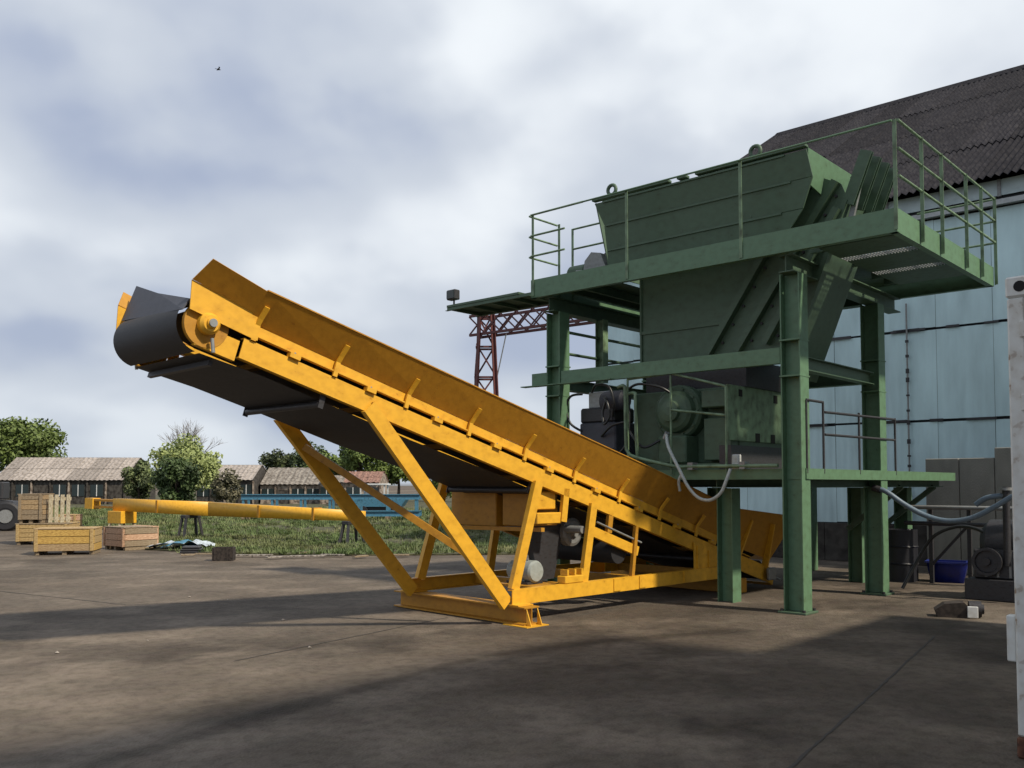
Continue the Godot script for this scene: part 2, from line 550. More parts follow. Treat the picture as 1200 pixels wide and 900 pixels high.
	for k in 7:
		var t := rng.randf() * TAU
		var o := Vector3(cos(t), 0, sin(t)) * rng.randf_range(0.0, 0.10)
		var s := Vector3(-sin(t), 0, cos(t)) * 0.012
		var h = rng.randf_range(0.04, 0.11)
		var tip := o + Vector3(cos(t) * 0.06, h, sin(t) * 0.06)
		for v in [o - s, o + s, tip]:
			blade.set_color(Color(1, 1, 1))
			blade.add_vertex(v)
	blade.generate_normals()
	var tuft := blade.commit()
	var mm := MultiMesh.new()
	mm.transform_format = MultiMesh.TRANSFORM_3D
	mm.use_colors = true
	mm.mesh = tuft
	var poly := PackedVector2Array()
	for p in outline: poly.append(Vector2(p.x, p.z))
	var where := []
	var gn := noise(211, 0.25, 3)
	while where.size() < 26000:
		var z := -21.0 - pow(rng.randf(), 1.6) * 40.0
		var x := rng.randf_range(-0.62 * -z, 5.0)
		if not Geometry2D.is_point_in_polygon(Vector2(x, z), poly): continue
		if gn.get_noise_2d(x, z) + rng.randf() * 0.5 < -0.08: continue
		if rng.randf() < 0.04 and z > -24.0: z += rng.randf_range(0.0, 0.7)
		where.append(Vector2(x, z))
	mm.instance_count = where.size()
	for i in where.size():
		var s := rng.randf_range(0.5, 1.15) * (1.0 + maxf(0.0, (-where[i].y - 25.0)) * 0.03)
		var b := Basis(Vector3.UP, rng.randf() * TAU).scaled(Vector3(s, s * rng.randf_range(0.6, 1.3), s))
		mm.set_instance_transform(i, Transform3D(b, Vector3(where[i].x, 0.03, where[i].y)))
		var f := rng.randf_range(0.7, 1.3)
		var dry := clampf(gn.get_noise_2d(where[i].x + 40, where[i].y) + 0.25, 0.0, 1.0)
		var c := Vector3(0.085, 0.13, 0.035).lerp(Vector3(0.17, 0.165, 0.07), dry) * f
		mm.set_instance_color(i, Color(c.x, c.y, c.z))
	var mi := MultiMeshInstance3D.new()
	mi.multimesh = mm
	mi.material_override = M.leaf
	mi.name = "grass"
	add_child(mi)
	mi.set_meta("label", "rough green grass growing beyond the concrete yard")
	mi.set_meta("category", "grass")
	mi.set_meta("kind", "stuff")

# ------------------------------------------------------------------ hangar
const TOWER_AT := Vector3(4.545, 0, -10.617)
const TOWER_TURN := -42.315

func corrugated(width: float, length: float, waves: int, amp: float, along: Vector3, across: Vector3, segs := 4) -> ArrayMesh:
	var st := mb()
	var nrm := across.cross(along).normalized()
	var n := waves * segs
	st.set_smooth_group(0)
	for i in n:
		var p = []
		for k in [i, i + 1]:
			var u = width * k / float(n)
			p.append(across * u + nrm * (amp * cos(TAU * k / float(segs))))
		quad(st, p[0], p[1], p[1] + along * length, p[0] + along * length, nrm)
	st.generate_normals()
	return st.commit()

func make_hangar() -> void:
	var h = thing("hangar", "large pale blue metal hangar with dark corrugated roof behind the green tower", "hangar", TOWER_AT, TOWER_TURN)
	var left := 10.7
	var right := -9.0
	# dark core behind the sheets, with the far gable and back
	var st := mb()
	bx(st, V(left - 0.03, 8.56, 0), V(right + 0.03, 28.5, 7.1))
	plate(st, [V(left - 0.3, 8.56, 7.101), V(left - 0.3, 8.56, 7.5), V(left - 0.3, 18.5, 13.5), V(left - 0.3, 28.5, 7.4), V(left - 0.3, 28.5, 7.101)], V(right - left + 0.33, 0, 0))
	build(st, "wall_core", M.wall_dark, h)
	# wall sheets, three rows
	var wide := 1.06
	var cols := int((left - right) / wide)
	var rows := [[0.84, 2.93], [2.98, 4.81], [4.86, 7.06]]
	var sheets := []
	for r in rows:
		sheets.append(corrugated(wide - 0.006, r[1] - r[0], 7, 0.004, Vector3.UP, Vector3.RIGHT))
	for c in cols:
		for r in 3:
			var o := place(sheets[r], "wall_sheet", M["cladding_%d" % (rng.randi() % 4)], h)
			o.position = V(left - c * wide, 8.5 + rng.randf_range(-0.008, 0.008), rows[r][0] + rng.randf_range(-0.012, 0.012))
			o.rotation_degrees.z = rng.randf_range(-0.12, 0.12)
	# plinth of dark blocks
	var pa := left
	while pa > right:
		st = mb()
		bx(st, V(pa, 8.46 + rng.randf_range(0.0, 0.02), 0.0), V(pa - 0.86, 8.55, 0.82), 0.01)
		build(st, "plinth_block", M.debris_dark if rng.randf() < 0.5 else M.shed_wall, h)
		pa -= 0.87
	# gutter and clerestory strip under the eaves
	st = mb()
	sweep(st, V(left, 8.42, 7.14), V(right, 8.42, 7.14), Vector3.UP, rect(0.14, 0.1))
	build(st, "gutter", M.galvanised, h)
	var k := 0
	var a := left - 0.02
	while a > right:
		st = mb()
		bx(st, V(a, 8.50, 7.30), V(a - 1.02, 8.53, 7.62))
		build(st, "clerestory_pane", M.glazing, h)
		st = mb()
		bx(st, V(a - 1.02, 8.47, 7.28), V(a - 1.08, 8.54, 7.62))
		build(st, "mullion", M.steel_grey, h)
		a -= 1.08
	# roof of corrugated sheets in four overlapping rows
	var up := (V(0, 18.5, 13.8) - V(0, 8.2, 7.6))
	var slope := up.normalized()
	var length := up.length()
	var step := length / 4.0
	var sheet := corrugated(1.03, step + 0.15, 7, 0.034, slope, Vector3.RIGHT)
	var lift := Vector3.RIGHT.cross(slope)
	for r in 4:
		a = left - 0.25
		while a > right:
			var o := place(sheet, "roof_sheet", M["roof_%d" % (rng.randi() % 4)], h)
			o.position = V(a, 8.2, 7.6) + slope * (step * r - 0.12) + lift * (0.03 + 0.015 * r + rng.randf_range(-0.006, 0.006)) - slope * (0.0 if r else -0.1)
			a -= 1.02
	st = mb()
	sweep(st, V(left - 0.25, 18.5, 13.82), V(right, 18.5, 13.82), Vector3.UP, PackedVector2Array([Vector2(-0.35, -0.18), Vector2(0, 0.06), Vector2(0.35, -0.18), Vector2(0.35, -0.13), Vector2(0, 0.13), Vector2(-0.35, -0.13)]))
	build(st, "ridge_cap", M.roof_1, h)
	st = mb()
	plate(st, [V(left - 0.25, 18.6, 13.7), V(left - 0.25, 29.0, 7.5), V(right, 29.0, 7.5), V(right, 18.6, 13.7)], Vector3(0, 0.05, 0))
	build(st, "rear_roof_slope", M.roof_0, h)
	# conduit with clips running up a joint
	st = mb()
	tube(st, PackedVector3Array([V(2.78, 8.44, 0.6), V(2.78, 8.44, 5.4)]), 0.018, 6)
	var cd := build(st, "conduit", M.steel_grey, h)
	for i in 13:
		st = mb()
		var cy := 1.1 + i * 0.29 + rng.randf_range(-0.06, 0.06)
		bx(st, V(2.81, 8.42, cy), V(2.75, 8.46, cy + rng.randf_range(0.03, 0.1)))
		build(st, "clip", M.steel_dark, cd)
	# ragged flashings in the gaps between the rows
	for row in [2.955, 4.835]:
		for i in 14:
			var a0 = rng.randf_range(-1.0, 7.0)
			var ln := rng.randf_range(0.2, 0.7)
			st = mb()
			bx(st, V(a0, 8.46, row - rng.randf_range(0.015, 0.04)), V(a0 - ln, 8.475, row + rng.randf_range(0.015, 0.035)))
			build(st, "flashing", M.steel_dark, h)

# ------------------------------------------------------------------ green tower
func make_tower() -> void:
	var t = thing("crusher_tower", "green steel tower on tall legs carrying the railed upper platform", "platform", TOWER_AT, TOWER_TURN)
	var st: SurfaceTool
	var legs = [[1.45, 0.32], [5.44, 0.32], [1.45, 3.03], [5.44, 3.03]]
	for l in legs:
		st = mb()
		sweep(st, V(l[0], l[1], 0.03), V(l[0], l[1], 4.40), Vector3(1, 0, 0), isec(0.27, 0.25, 0.018, 0.014))
		var leg = build(st, "leg", M.green, t)
		st = mb()
		bx(st, V(l[0] + 0.19, l[1] - 0.19, 0.0), V(l[0] - 0.19, l[1] + 0.19, 0.028), 0.004)
		var fp = build(st, "foot_plate", M.green_dark, leg)
		for s in [[-1, -1], [1, -1], [-1, 1], [1, 1]]:
			st = mb()
			lathe(st, V(l[0] + s[0] * 0.15, l[1] + s[1] * 0.15, 0.028), Vector3.UP, [Vector2(0.0, 0.03), Vector2(0.022, 0.03), Vector2(0.022, 0.0)], 6)
			build(st, "bolt", M.steel_dark, leg)
		for y in [3.05, 3.52]:   # splice plates where the ring beams are bolted on
			st = mb()
			bx(st, V(l[0] + 0.14, l[1] - 0.15, y), V(l[0] - 0.14, l[1] + 0.15, y + 0.02))
			build(st, "stiffener", M.green, leg)
	# head beams across the legs, under the platform
	for b in [3.03]:
		st = mb()
		sweep(st, V(5.2, b, 4.515), V(1.6, b, 4.515), Vector3.UP, isec(0.225, 0.18, 0.014, 0.012))
		build(st, "head_beam", M.green_dark, t)
	for a in [1.45, 5.44]:
		st = mb()
		sweep(st, V(a, 0.10, 4.515), V(a, 3.98, 4.515), Vector3.UP, isec(0.225, 0.2, 0.014, 0.012))
		build(st, "head_beam", M.green_dark, t)
	# ring beams half way up
	st = mb()
	sweep(st, V(5.29, 0.21, 3.34), V(1.60, 0.21, 3.34), Vector3.UP, csec(0.21, 0.09, 0.014, -1.0))
	build(st, "ring_beam", M.green, t)
	st = mb()
	sweep(st, V(5.9, 0.21, 3.34), V(5.59, 0.21, 3.34), Vector3.UP, csec(0.21, 0.09, 0.014, -1.0))
	build(st, "ring_beam", M.green, t)
	st = mb()
	bx(st, V(5.98, 0.02, 3.215), V(4.2, 0.14, 3.23))
	build(st, "ledge", M.green, t)
	st = mb()
	sweep(st, V(5.3, 3.03, 3.3), V(1.6, 3.03, 3.3), Vector3.UP, isec(0.22, 0.16, 0.014, 0.012))
	build(st, "ring_beam", M.green_dark, t)
	for a in [1.45, 5.44]:
		st = mb()
		sweep(st, V(a, 0.47, 3.25), V(a, 2.88, 3.25), Vector3.UP, isec(0.18, 0.14, 0.012, 0.01))
		build(st, "ring_beam", M.green_dark, t)
	# light intermediate posts on the left
	st = mb()
	sweep(st, V(5.30, 1.30, 3.34), V(5.30, 1.30, 4.40), Vector3(1, 0, 0), isec(0.16, 0.14, 0.012, 0.01))
	build(st, "intermediate_post", M.green_pale, t)
	for y in [3.75, 4.10]:
		st = mb()
		tube(st, PackedVector3Array([V(5.36, 0.46, y), V(5.36, 2.9, y)]), 0.025, 8)
		build(st, "side_rail", M.green_dark, t)
	# edge girders of the platform
	var rim = [[V(5.737, 0.0, 4.78), V(0.0, 0.0, 4.78), "front_girder", 0.0], [V(0.0, 0.004, 4.78), V(0.0, 4.046, 4.78), "side_girder", 0.0], [V(0.0, 4.05, 4.78), V(5.737, 4.05, 4.78), "rear_girder", 0.0], [V(5.737, 4.046, 4.78), V(5.737, 0.004, 4.78), "side_girder", 0.0]]
	for r in rim:
		st = mb()
		sweep(st, r[0], r[1], Vector3.UP, csec(0.29, 0.085, 0.012, -1.0))
		build(st, r[2], M.green, t)
	# deck plates round the hopper; two slots stay open on the right
	var plates = [[5.64, 4.62, 0.09, 3.96], [4.60, 0.09, 0.09, 0.36], [4.60, 0.09, 3.28, 3.96], [4.60, 1.14, 2.02, 3.26]]
	for p in plates:
		st = mb()
		bx(st, V(p[0], p[2], 4.862), V(p[1], p[3], 4.874))
		build(st, "deck_plate", M.green_dark, t)
	# low soffit plates at the right end, with two strips of open grating between them
	for p in [[1.12, 0.09, 0.38, 1.06], [1.12, 0.09, 1.30, 2.16], [1.12, 0.09, 2.40, 3.26]]:
		st = mb()
		bx(st, V(p[0], p[2], 4.70), V(p[1], p[3], 4.712))
		build(st, "soffit_plate", M.green_dark, t)
	for b in [1.06, 2.16]:
		st = mb()
		for i in 26:
			bx(st, V(1.12 - i * 0.04, b + 0.002, 4.70), V(1.113 - i * 0.04, b + 0.238, 4.715))
		for e in [0.08, 0.16]:
			bx(st, V(1.12, b + e, 4.7005), V(0.10, b + e + 0.006, 4.7145))
		build(st, "grating_strip", M.galvanised, t, "open grating strip")
	for b in [0.66, 1.75, 2.75, 3.24]:
		st = mb()
		sweep(st, V(1.34, b, 4.785), V(0.09, b, 4.785), Vector3.UP, csec(0.14, 0.06, 0.01, 1.0))
		build(st, "joist", M.green_dark, t)
	for a in [4.98, 5.3]:
		st = mb()
		sweep(st, V(a, 0.1, 4.79), V(a, 3.95, 4.79), Vector3.UP, csec(0.14, 0.06, 0.01, 1.0))
		build(st, "joist", M.green_dark, t)
	# guard rails: posts and three rails on each side
	var top = 5.985
	for p in [[5.71, 0.0], [3.888, 0.0], [2.047, 0.0], [0.03, 0.0], [0.0, 0.79], [0.0, 1.56], [0.0, 2.61], [0.0, 3.34], [0.0, 4.04], [5.737, 0.70], [5.737, 1.06]]:
		st = mb()
		var o = -0.012 if p[1] == 0.0 else 0.0
		var oa = -0.012 if p[0] == 0.0 else (0.012 if p[0] == 5.737 else 0.0)
		sweep(st, V(p[0] + oa, p[1] + o, 4.66), V(p[0] + oa, p[1] + o, top), Vector3(1, 0, 0), lsec(0.045, 0.045, 0.008))
		build(st, "guard_post", M.green_pale, t)
	for y in [5.97, 5.63, 5.30]:
		for q in [[V(5.71, -0.03, y), V(5.02 if y < 5.9 else 4.66, -0.03, y)], [V(-0.03, 0.0, y), V(-0.03, 4.04, y)], [V(5.767, 0.0, y), V(5.767, 0.70, y)], [V(5.71, 1.06, y), V(4.6, 1.06, y)], [V(0.0, 4.08, y), V(1.1, 4.08, y)]]:
			st = mb()
			tube(st, PackedVector3Array([q[0], q[1]]), 0.017, 8)
			build(st, "guard_rail", M.green_pale, t)
	st = mb()
	tube(st, PackedVector3Array([V(4.66, -0.03, 5.97), V(0.03, -0.03, 5.97)]), 0.014, 8)
	build(st, "guard_rail", M.green, t)
	# lower service deck
	st = mb()
	sweep(st, V(4.15, 0.30, 1.79), V(1.30, 0.30, 1.79), Vector3.UP, csec(0.14, 0.06, 0.01, -1.0))
	build(st, "deck_edge", M.green, t)
	st = mb()
	sweep(st, V(1.30, 0.302, 1.79), V(1.30, 6.40, 1.79), Vector3.UP, csec(0.14, 0.06, 0.01, -1.0))
	build(st, "deck_edge", M.green, t)
	for i in 6:
		st = mb()
		bx(st, V(4.15, 0.37 + i * 1.0, 1.842), V(1.37, 1.365 + i * 1.0, 1.854))
		build(st, "service_deck_plate", M.green_dark, t)
	for a in [1.55, 2.67, 3.9]:
		st = mb()
		sweep(st, V(a, 0.42, 1.72), V(a, 6.3, 1.72), Vector3.UP, isec(0.22, 0.15, 0.012, 0.01))
		build(st, "deck_beam", M.green_dark, t)
	for l in [[2.67, 0.75], [2.34, 4.56], [2.15, 6.2], [3.9, 2.6], [3.9, 6.1]]:
		st = mb()
		sweep(st, V(l[0], l[1], 0.0), V(l[0], l[1], 1.60), Vector3(1, 0, 0), isec(0.24, 0.24, 0.016, 0.012))
		build(st, "short_leg", M.green, t)
	# knee braces below the deck
	for b in [4.3, 5.9]:
		st = mb()
		bar(st, V(2.4, b, 0.9), V(1.5, b, 1.62), 0.08, 0.08)
		build(st, "knee_brace", M.green_dark, t)
	# rails of the service deck
	for p in [[1.31, 0.34, 2.75], [1.31, 0.86, 2.75], [1.31, 2.08, 2.68], [1.31, 3.5, 2.68], [2.42, 0.26, 3.0], [3.30, 0.26, 3.22], [4.05, 0.26, 3.22]]:
		st = mb()
		tube(st, PackedVector3Array([V(p[0], p[1], 1.80), V(p[0], p[1], p[2])]), 0.017, 8)
		build(st, "deck_post", M.steel_dark if p[0] < 2.0 else M.green_pale, t)
	for q in [[V(1.31, 0.34, 2.75), V(1.31, 0.86, 2.75)], [V(1.31, 0.9, 2.62), V(1.31, 3.5, 2.66)], [V(1.31, 0.9, 2.32), V(1.31, 3.5, 2.34)], [V(4.05, 0.26, 3.22), V(3.30, 0.26, 3.25)], [V(3.30, 0.26, 3.25), V(2.42, 0.26, 3.0)], [V(3.30, 0.26, 2.72), V(2.42, 0.26, 2.60)]]:
		st = mb()
		tube(st, PackedVector3Array([q[0], q[1]]), 0.018, 8)
		build(st, "deck_rail", M.steel_dark if q[0].x > -2.0 else M.green_pale, t)

# ------------------------------------------------------------------ hopper
func make_hopper() -> void:
	var h = thing("feed_hopper", "dark green steel feed hopper sunk through the upper platform", "hopper", TOWER_AT, TOWER_TURN)
	var st: SurfaceTool
	# chute side walls
	var outline = [[4.25, 3.46], [4.25, 4.92], [4.9, 4.95], [4.9, 5.3], [1.6, 5.9], [1.39, 5.86], [1.03, 5.66], [0.97, 5.5], [1.43, 4.37], [1.78, 3.46]]
	for b in [0.9, 1.85]:
		var pts = []
		for o in outline: pts.append(V(o[0], b, o[1]))
		st = mb()
		plate(st, pts, V(0, 0.02, 0))
		build(st, "chute_wall", M.green_dark, h)
	st = mb()
	plate(st, [V(4.24, 0.925, 3.3), V(4.24, 0.925, 4.9), V(4.24, 1.845, 4.9), V(4.24, 1.845, 3.3)], V(-0.02, 0, 0))
	build(st, "end_wall", M.green_dark, h)
	# sloping floor of the feeder at the right end
	st = mb()
	plate(st, [V(1.00, 0.88, 5.45), V(1.90, 0.88, 3.16), V(1.90, 1.88, 3.16), V(1.00, 1.88, 5.45)], V(-0.06, 0, -0.024))
	build(st, "feeder_floor", M.green_dark, h)
	# horizontal seam strip and angle stiffeners on the chute
	st = mb()
	bx(st, V(4.25, 0.875, 3.98), V(2.72, 0.9, 4.03))
	build(st, "seam_strip", M.green_dark, h)
	for a in [4.24]:
		st = mb()
		bx(st, V(a, 0.87, 3.47), V(a - 0.03, 0.9, 4.85))
		build(st, "wall_stiffener", M.green_dark, h)
	# diagonal ribs
	var ribs = [[1.387, 5.864, 2.98, 3.54], [1.035, 5.666, 2.51, 3.54], [1.02, 5.30, 2.08, 3.60]]
	for r in ribs:
		var p0 = V(r[0], 0.84, r[1])
		var p1 = V(r[2], 0.84, r[3])
		st = mb()
		sweep(st, p0, p1, V(0, -1, 0), csec(0.12, 0.09, 0.014, 1.0))
		var rb = build(st, "diagonal_rib", M.green_dark, h)
		for i in 9:
			st = mb()
			var c: Vector3 = p0.lerp(p1, (i + 0.6) / 9.4) + (p1 - p0).normalized().cross(Vector3(0, 0, 1)) * -0.045
			lathe(st, c + Vector3(0, 0, -0.06), Vector3(0, 0, 1), [Vector2(0.02, 0.0), Vector2(0.02, 0.03), Vector2(0.0, 0.03)], 6)
			build(st, "bolt", M.steel_dark, rb)
	# front of the bin: three courses of plate, each a little proud of the one below
	var ys = [4.90, 5.30, 5.68, 6.04]
	var la = [4.555, 4.555, 4.57, 4.71]
	var ra = [1.70, 1.36, 1.20, 1.255]
	var bb = [0.50, 0.45, 0.40, 0.34]
	for i in 3:
		st = mb()
		var y0: float = ys[i]
		var y1: float = ys[i + 1]
		plate(st, [V(la[i], bb[i], y0), V(la[i + 1], bb[i + 1], y1 - 0.008), V(ra[i + 1], bb[i + 1], y1 - 0.008), V(ra[i], bb[i], y0)], V(0, 0.02, 0))
		var pl = build(st, "bin_plate", M.green_dark if i else M.green_dark, h)
		st = mb()
		bx(st, V(la[i] - 0.02, bb[i + 1] - 0.02, y1 - 0.03), V(ra[i + 1] + 0.3, bb[i + 1] + 0.004, y1 - 0.004))
		build(st, "seam_strip", M.green_dark, pl)
		for k in 3:
			var a: float = lerpf(4.2, 2.0, k / 2.0) + 0.12 * i
			st = mb()
			bx(st, V(a, bb[i] - 0.008, y0 + 0.02), V(a - 0.02, bb[i] + 0.01, y1 - 0.04))
			build(st, "weld_seam", M.green_dark, pl)
	# rim in pieces, with two notches, and end tabs
	for r in [[4.74, 3.34], [3.20, 3.04], [2.90, 1.25]]:
		st = mb()
		bx(st, V(r[0], 0.30, 6.065), V(r[1], 0.40, 6.105), 0.006)
		build(st, "rim_bar", M.green_dark, h)
	# left end, right end lip and back of the bin
	st = mb()
	plate(st, [V(4.56, 0.53, 4.9), V(4.72, 0.37, 6.05), V(4.72, 1.95, 6.05), V(4.56, 1.93, 4.9)], V(-0.02, 0, 0))
	build(st, "end_plate", M.green_dark, h)
	st = mb()
	plate(st, [V(1.24, 0.37, 6.06), V(1.24, 1.95, 6.06), V(1.34, 1.95, 5.45), V(1.28, 0.44, 5.62)], V(0.02, 0, 0))
	build(st, "end_lip", M.green, h)
	st = mb()
	plate(st, [V(4.56, 1.95, 4.9), V(4.72, 1.97, 6.05), V(1.24, 1.97, 6.05), V(1.24, 1.95, 4.9)], V(0, 0.02, 0))
	build(st, "back_plate", M.green_dark, h)
	# lifting eyes
	for a in [4.385, 1.98]:
		st = mb()
		var ring = PackedVector3Array()
		for k in 17:
			var q = TAU * k / 16.0
			ring.append(V(a + cos(q) * 0.075, 0.35, 6.185 + sin(q) * 0.075))
		tube(st, ring, 0.028, 8)
		build(st, "lifting_eye", M.green_dark, h)
	# hinged arm sticking out at the right end
	for b in [0.93, 1.23, 1.53, 1.83]:
		st = mb()
		sweep(st, V(1.02, b, 5.40), V(0.76, b, 6.06), Vector3(0, 0, 1), csec(0.07, 0.16, 0.012, 1.0))
		build(st, "chute_arm", M.green_dark, h)
	for y in [5.70, 6.0]:
		st = mb()
		bar(st, V(0.98 - (y - 5.5) * 0.39, 0.96, y), V(0.98 - (y - 5.5) * 0.39, 1.80, y), 0.05, 0.09)
		build(st, "chute_crossbar", M.steel_dark, h)
	st = mb()
	bar(st, V(1.0, 1.0, 4.95), V(0.80, 1.0, 5.75), 0.05, 0.07)
	build(st, "chute_strut", M.steel_grey, h)
	st = mb()
	lathe(st, V(0.98, 0.80, 5.00), V(0, 1, 0), [Vector2(0.0, 0.0), Vector2(0.07, 0.0), Vector2(0.07, 0.18), Vector2(0.0, 0.18)], 14)
	build(st, "pivot_pin", M.steel_dark, h)
	# gearbox and motor of the feeder on the left part of the platform
	var g = thing("feeder_drive", "small feeder motor on the left end of upper platform", "motor", TOWER_AT, TOWER_TURN)
	st = mb()
	bx(st, V(5.35, 0.5, 4.876), V(4.78, 0.95, 4.93), 0.01)
	build(st, "base_plate", M.green_dark, g)
	st = mb()
	lathe(st, V(5.5, 0.72, 5.10), V(-1, 0, 0), [Vector2(0.0, 0.0), Vector2(0.1, 0.0), Vector2(0.13, 0.04), Vector2(0.13, 0.34), Vector2(0.1, 0.38), Vector2(0.0, 0.38)], 18)
	build(st, "motor_body", M.green_dark, g)
	st = mb()
	plate(st, [V(5.1, 0.52, 4.93), V(5.05, 0.52, 5.22), V(4.92, 0.52, 5.34), V(4.74, 0.52, 5.30), V(4.62, 0.52, 5.02), V(4.62, 0.52, 4.93)], V(0, 0.38, 0))
	build(st, "gear_housing", M.steel_grey, g)
	st = mb()
	bar(st, V(5.2, 0.49, 5.06), V(4.66, 0.49, 5.0), 0.02, 0.05)
	build(st, "guard_strip", M.hose_pale, g)
	for a in [5.3, 4.9]:
		st = mb()
		bx(st, V(a, 0.6, 4.93), V(a - 0.06, 0.85, 5.0))
		build(st, "mounting_foot", M.green_dark, g)

# ------------------------------------------------------------------ crusher on the service deck
func make_crusher() -> void:
	var c = thing("crusher", "green crusher body with round flywheel housing on the service deck", "crusher", TOWER_AT + Vector3.ZERO, TOWER_TURN)
	var st = mb()
	bx(st, V(4.3, 0.82, 1.96), V(2.52, 2.6, 3.06), 0.015)
	build(st, "body", M.green_dark, c)
	# right cheek plate with square holes
	st = mb()
	bx(st, V(2.518, 0.44, 2.27), V(2.49, 2.65, 3.05), 0.004)
	var ck = build(st, "cheek_plate", M.green_pale, c, "lighter green right cheek plate")
	for hpos in [[0.80, 2.95, 0.10], [1.88, 2.93, 0.12], [1.30, 2.33, 0.13], [1.78, 2.33, 0.13], [2.25, 2.5, 0.1]]:
		st = mb()
		bx(st, V(2.494, hpos[0] - hpos[2] / 2, hpos[1] - hpos[2] / 2), V(2.484, hpos[0] + hpos[2] / 2, hpos[1] + hpos[2] / 2))
		build(st, "access_hole", M.hole, ck)
	st = mb()
	bx(st, V(2.62, 0.42, 1.86), V(2.44, 2.75, 2.2))
	build(st, "skid_beam", M.steel_dark, c)
	st = mb()
	bx(st, V(4.1, 0.42, 1.86), V(3.92, 2.75, 1.955))
	build(st, "skid_beam", M.steel_dark, c)
	st = mb()
	bx(st, V(3.9, 0.5, 1.856), V(2.65, 0.94, 1.955))
	build(st, "base_plate", M.green_dark, c)
	# front: flywheel housing, bearing, feed box
	st = mb()
	lathe(st, V(3.42, 0.81, 2.72), V(0, -1, 0), [Vector2(0.40, 0.0), Vector2(0.40, 0.16), Vector2(0.37, 0.20), Vector2(0.32, 0.20), Vector2(0.30, 0.29), Vector2(0.25, 0.33), Vector2(0.16, 0.36), Vector2(0.15, 0.42), Vector2(0.06, 0.44), Vector2(0.0, 0.44)], 28)
	var fw = build(st, "flywheel_housing", M.green_dark, c)
	for k in 10:
		st = mb()
		var q = TAU * k / 10.0
		lathe(st, V(3.42 + cos(q) * 0.345, 0.61, 2.72 + sin(q) * 0.345), V(0, -1, 0), [Vector2(0.02, 0.0), Vector2(0.02, 0.025), Vector2(0.0, 0.025)], 6)
		build(st, "bolt", M.green_dark, fw)
	st = mb()
	bx(st, V(3.66, 0.46, 1.958), V(3.18, 0.81, 2.36), 0.02)
	build(st, "pedestal", M.green_dark, c)
	st = mb()
	bx(st, V(2.98, 0.55, 2.75), V(2.56, 0.81, 3.0), 0.015)
	build(st, "bearing_block", M.green_dark, c)
	st = mb()
	bx(st, V(2.98, 0.62, 2.0), V(2.54, 0.81, 2.6), 0.01)
	build(st, "inspection_door", M.green_dark, c)
	st = mb()
	plate(st, [V(4.15, 0.9, 3.05), V(4.15, 0.9, 3.44), V(2.45, 0.9, 3.44), V(2.45, 0.9, 3.05)], V(0, 1.8, 0))
	build(st, "inlet_collar", M.steel_dark, c)
	st = mb()
	for q in [[3.9, 2.2], [3.9, 2.5], [3.9, 2.8]]:
		bx(st, V(4.36, 0.9, q[1]), V(4.3, 2.4, q[1] + 0.05))
	build(st, "side_ribs", M.green_dark, c)
	# hydraulic pack on the left
	var p = thing("hydraulic_pack", "grey hydraulic power pack with black hoses left of crusher", "power pack", TOWER_AT, TOWER_TURN)
	st = mb()
	bx(st, V(5.25, 0.45, 1.97), V(4.22, 1.25, 2.08))
	build(st, "base_frame", M.green_dark, p)
	for q in [[5.2, 0.5], [4.3, 0.5], [5.2, 1.2], [4.3, 1.2]]:
		st = mb()
		bx(st, V(q[0], q[1], 1.50), V(q[0] - 0.08, q[1] + 0.05, 1.97))
		build(st, "bracket", M.green_dark, p)
	st = mb()
	sweep(st, V(5.3, 0.6, 1.46), V(3.85, 0.6, 1.66), Vector3.UP, csec(0.14, 0.06, 0.01, 1.0))
	build(st, "carrier_beam", M.green_dark, p)
	st = mb()
	bx(st, V(5.15, 0.5, 2.08), V(4.45, 1.2, 2.62), 0.02)
	build(st, "oil_tank", M.rubber_grey, p)
	st = mb()
	bx(st, V(5.05, 0.6, 2.86), V(4.62, 1.0, 3.12), 0.015)
	build(st, "valve_cabinet", M.cabinet, p)
	st = mb()
	bx(st, V(5.16, 0.52, 2.62), V(4.5, 1.1, 2.86), 0.03)
	build(st, "pump_block", M.steel_dark, p)
	st = mb()
	lathe(st, V(4.74, 0.62, 2.95), V(-1, 0, 0), [Vector2(0.0, 0.0), Vector2(0.15, 0.0), Vector2(0.16, 0.05), Vector2(0.16, 0.38), Vector2(0.12, 0.42), Vector2(0.0, 0.42)], 18)
	build(st, "electric_motor", M.rubber_grey, p)
	for q in [[V(5.05, 0.45, 3.08), V(5.25, 0.4, 3.05), V(5.33, 0.38, 2.85), V(5.25, 0.4, 2.62), V(5.1, 0.48, 2.5)], [V(4.9, 0.5, 3.1), V(4.75, 0.42, 3.2), V(4.5, 0.4, 3.15), V(4.42, 0.42, 2.9), V(4.5, 0.5, 2.7)], [V(4.62, 0.45, 3.0), V(4.5, 0.36, 2.9), V(4.46, 0.36, 2.7), V(4.56, 0.36, 2.58), V(4.62, 0.4, 2.75), V(4.55, 0.4, 2.95)], [V(4.7, 0.48, 2.4), V(4.4, 0.35, 2.55), V(4.1, 0.36, 2.6)], [V(4.2, 0.4, 3.05), V(3.9, 0.3, 3.14), V(3.55, 0.32, 3.08), V(3.4, 0.42, 2.98)], [V(4.15, 0.4, 2.5), V(3.95, 0.32, 2.3), V(3.8, 0.34, 2.2), V(3.62, 0.45, 2.3)], [V(4.5, 0.5, 2.2), V(4.3, 0.36, 2.12), V(4.12, 0.34, 2.3), V(4.12, 0.4, 2.7), V(4.2, 0.5, 2.9)]]:
		st = mb()
		tube(st, arc(q), 0.02, 7)
		build(st, "hose", M.hose_black, p)
	# steel pipe loop on the front of the deck
	var pl = thing("hydraulic_pipe", "pale green pipe bent down in front of the flywheel housing", "pipe", TOWER_AT, TOWER_TURN)
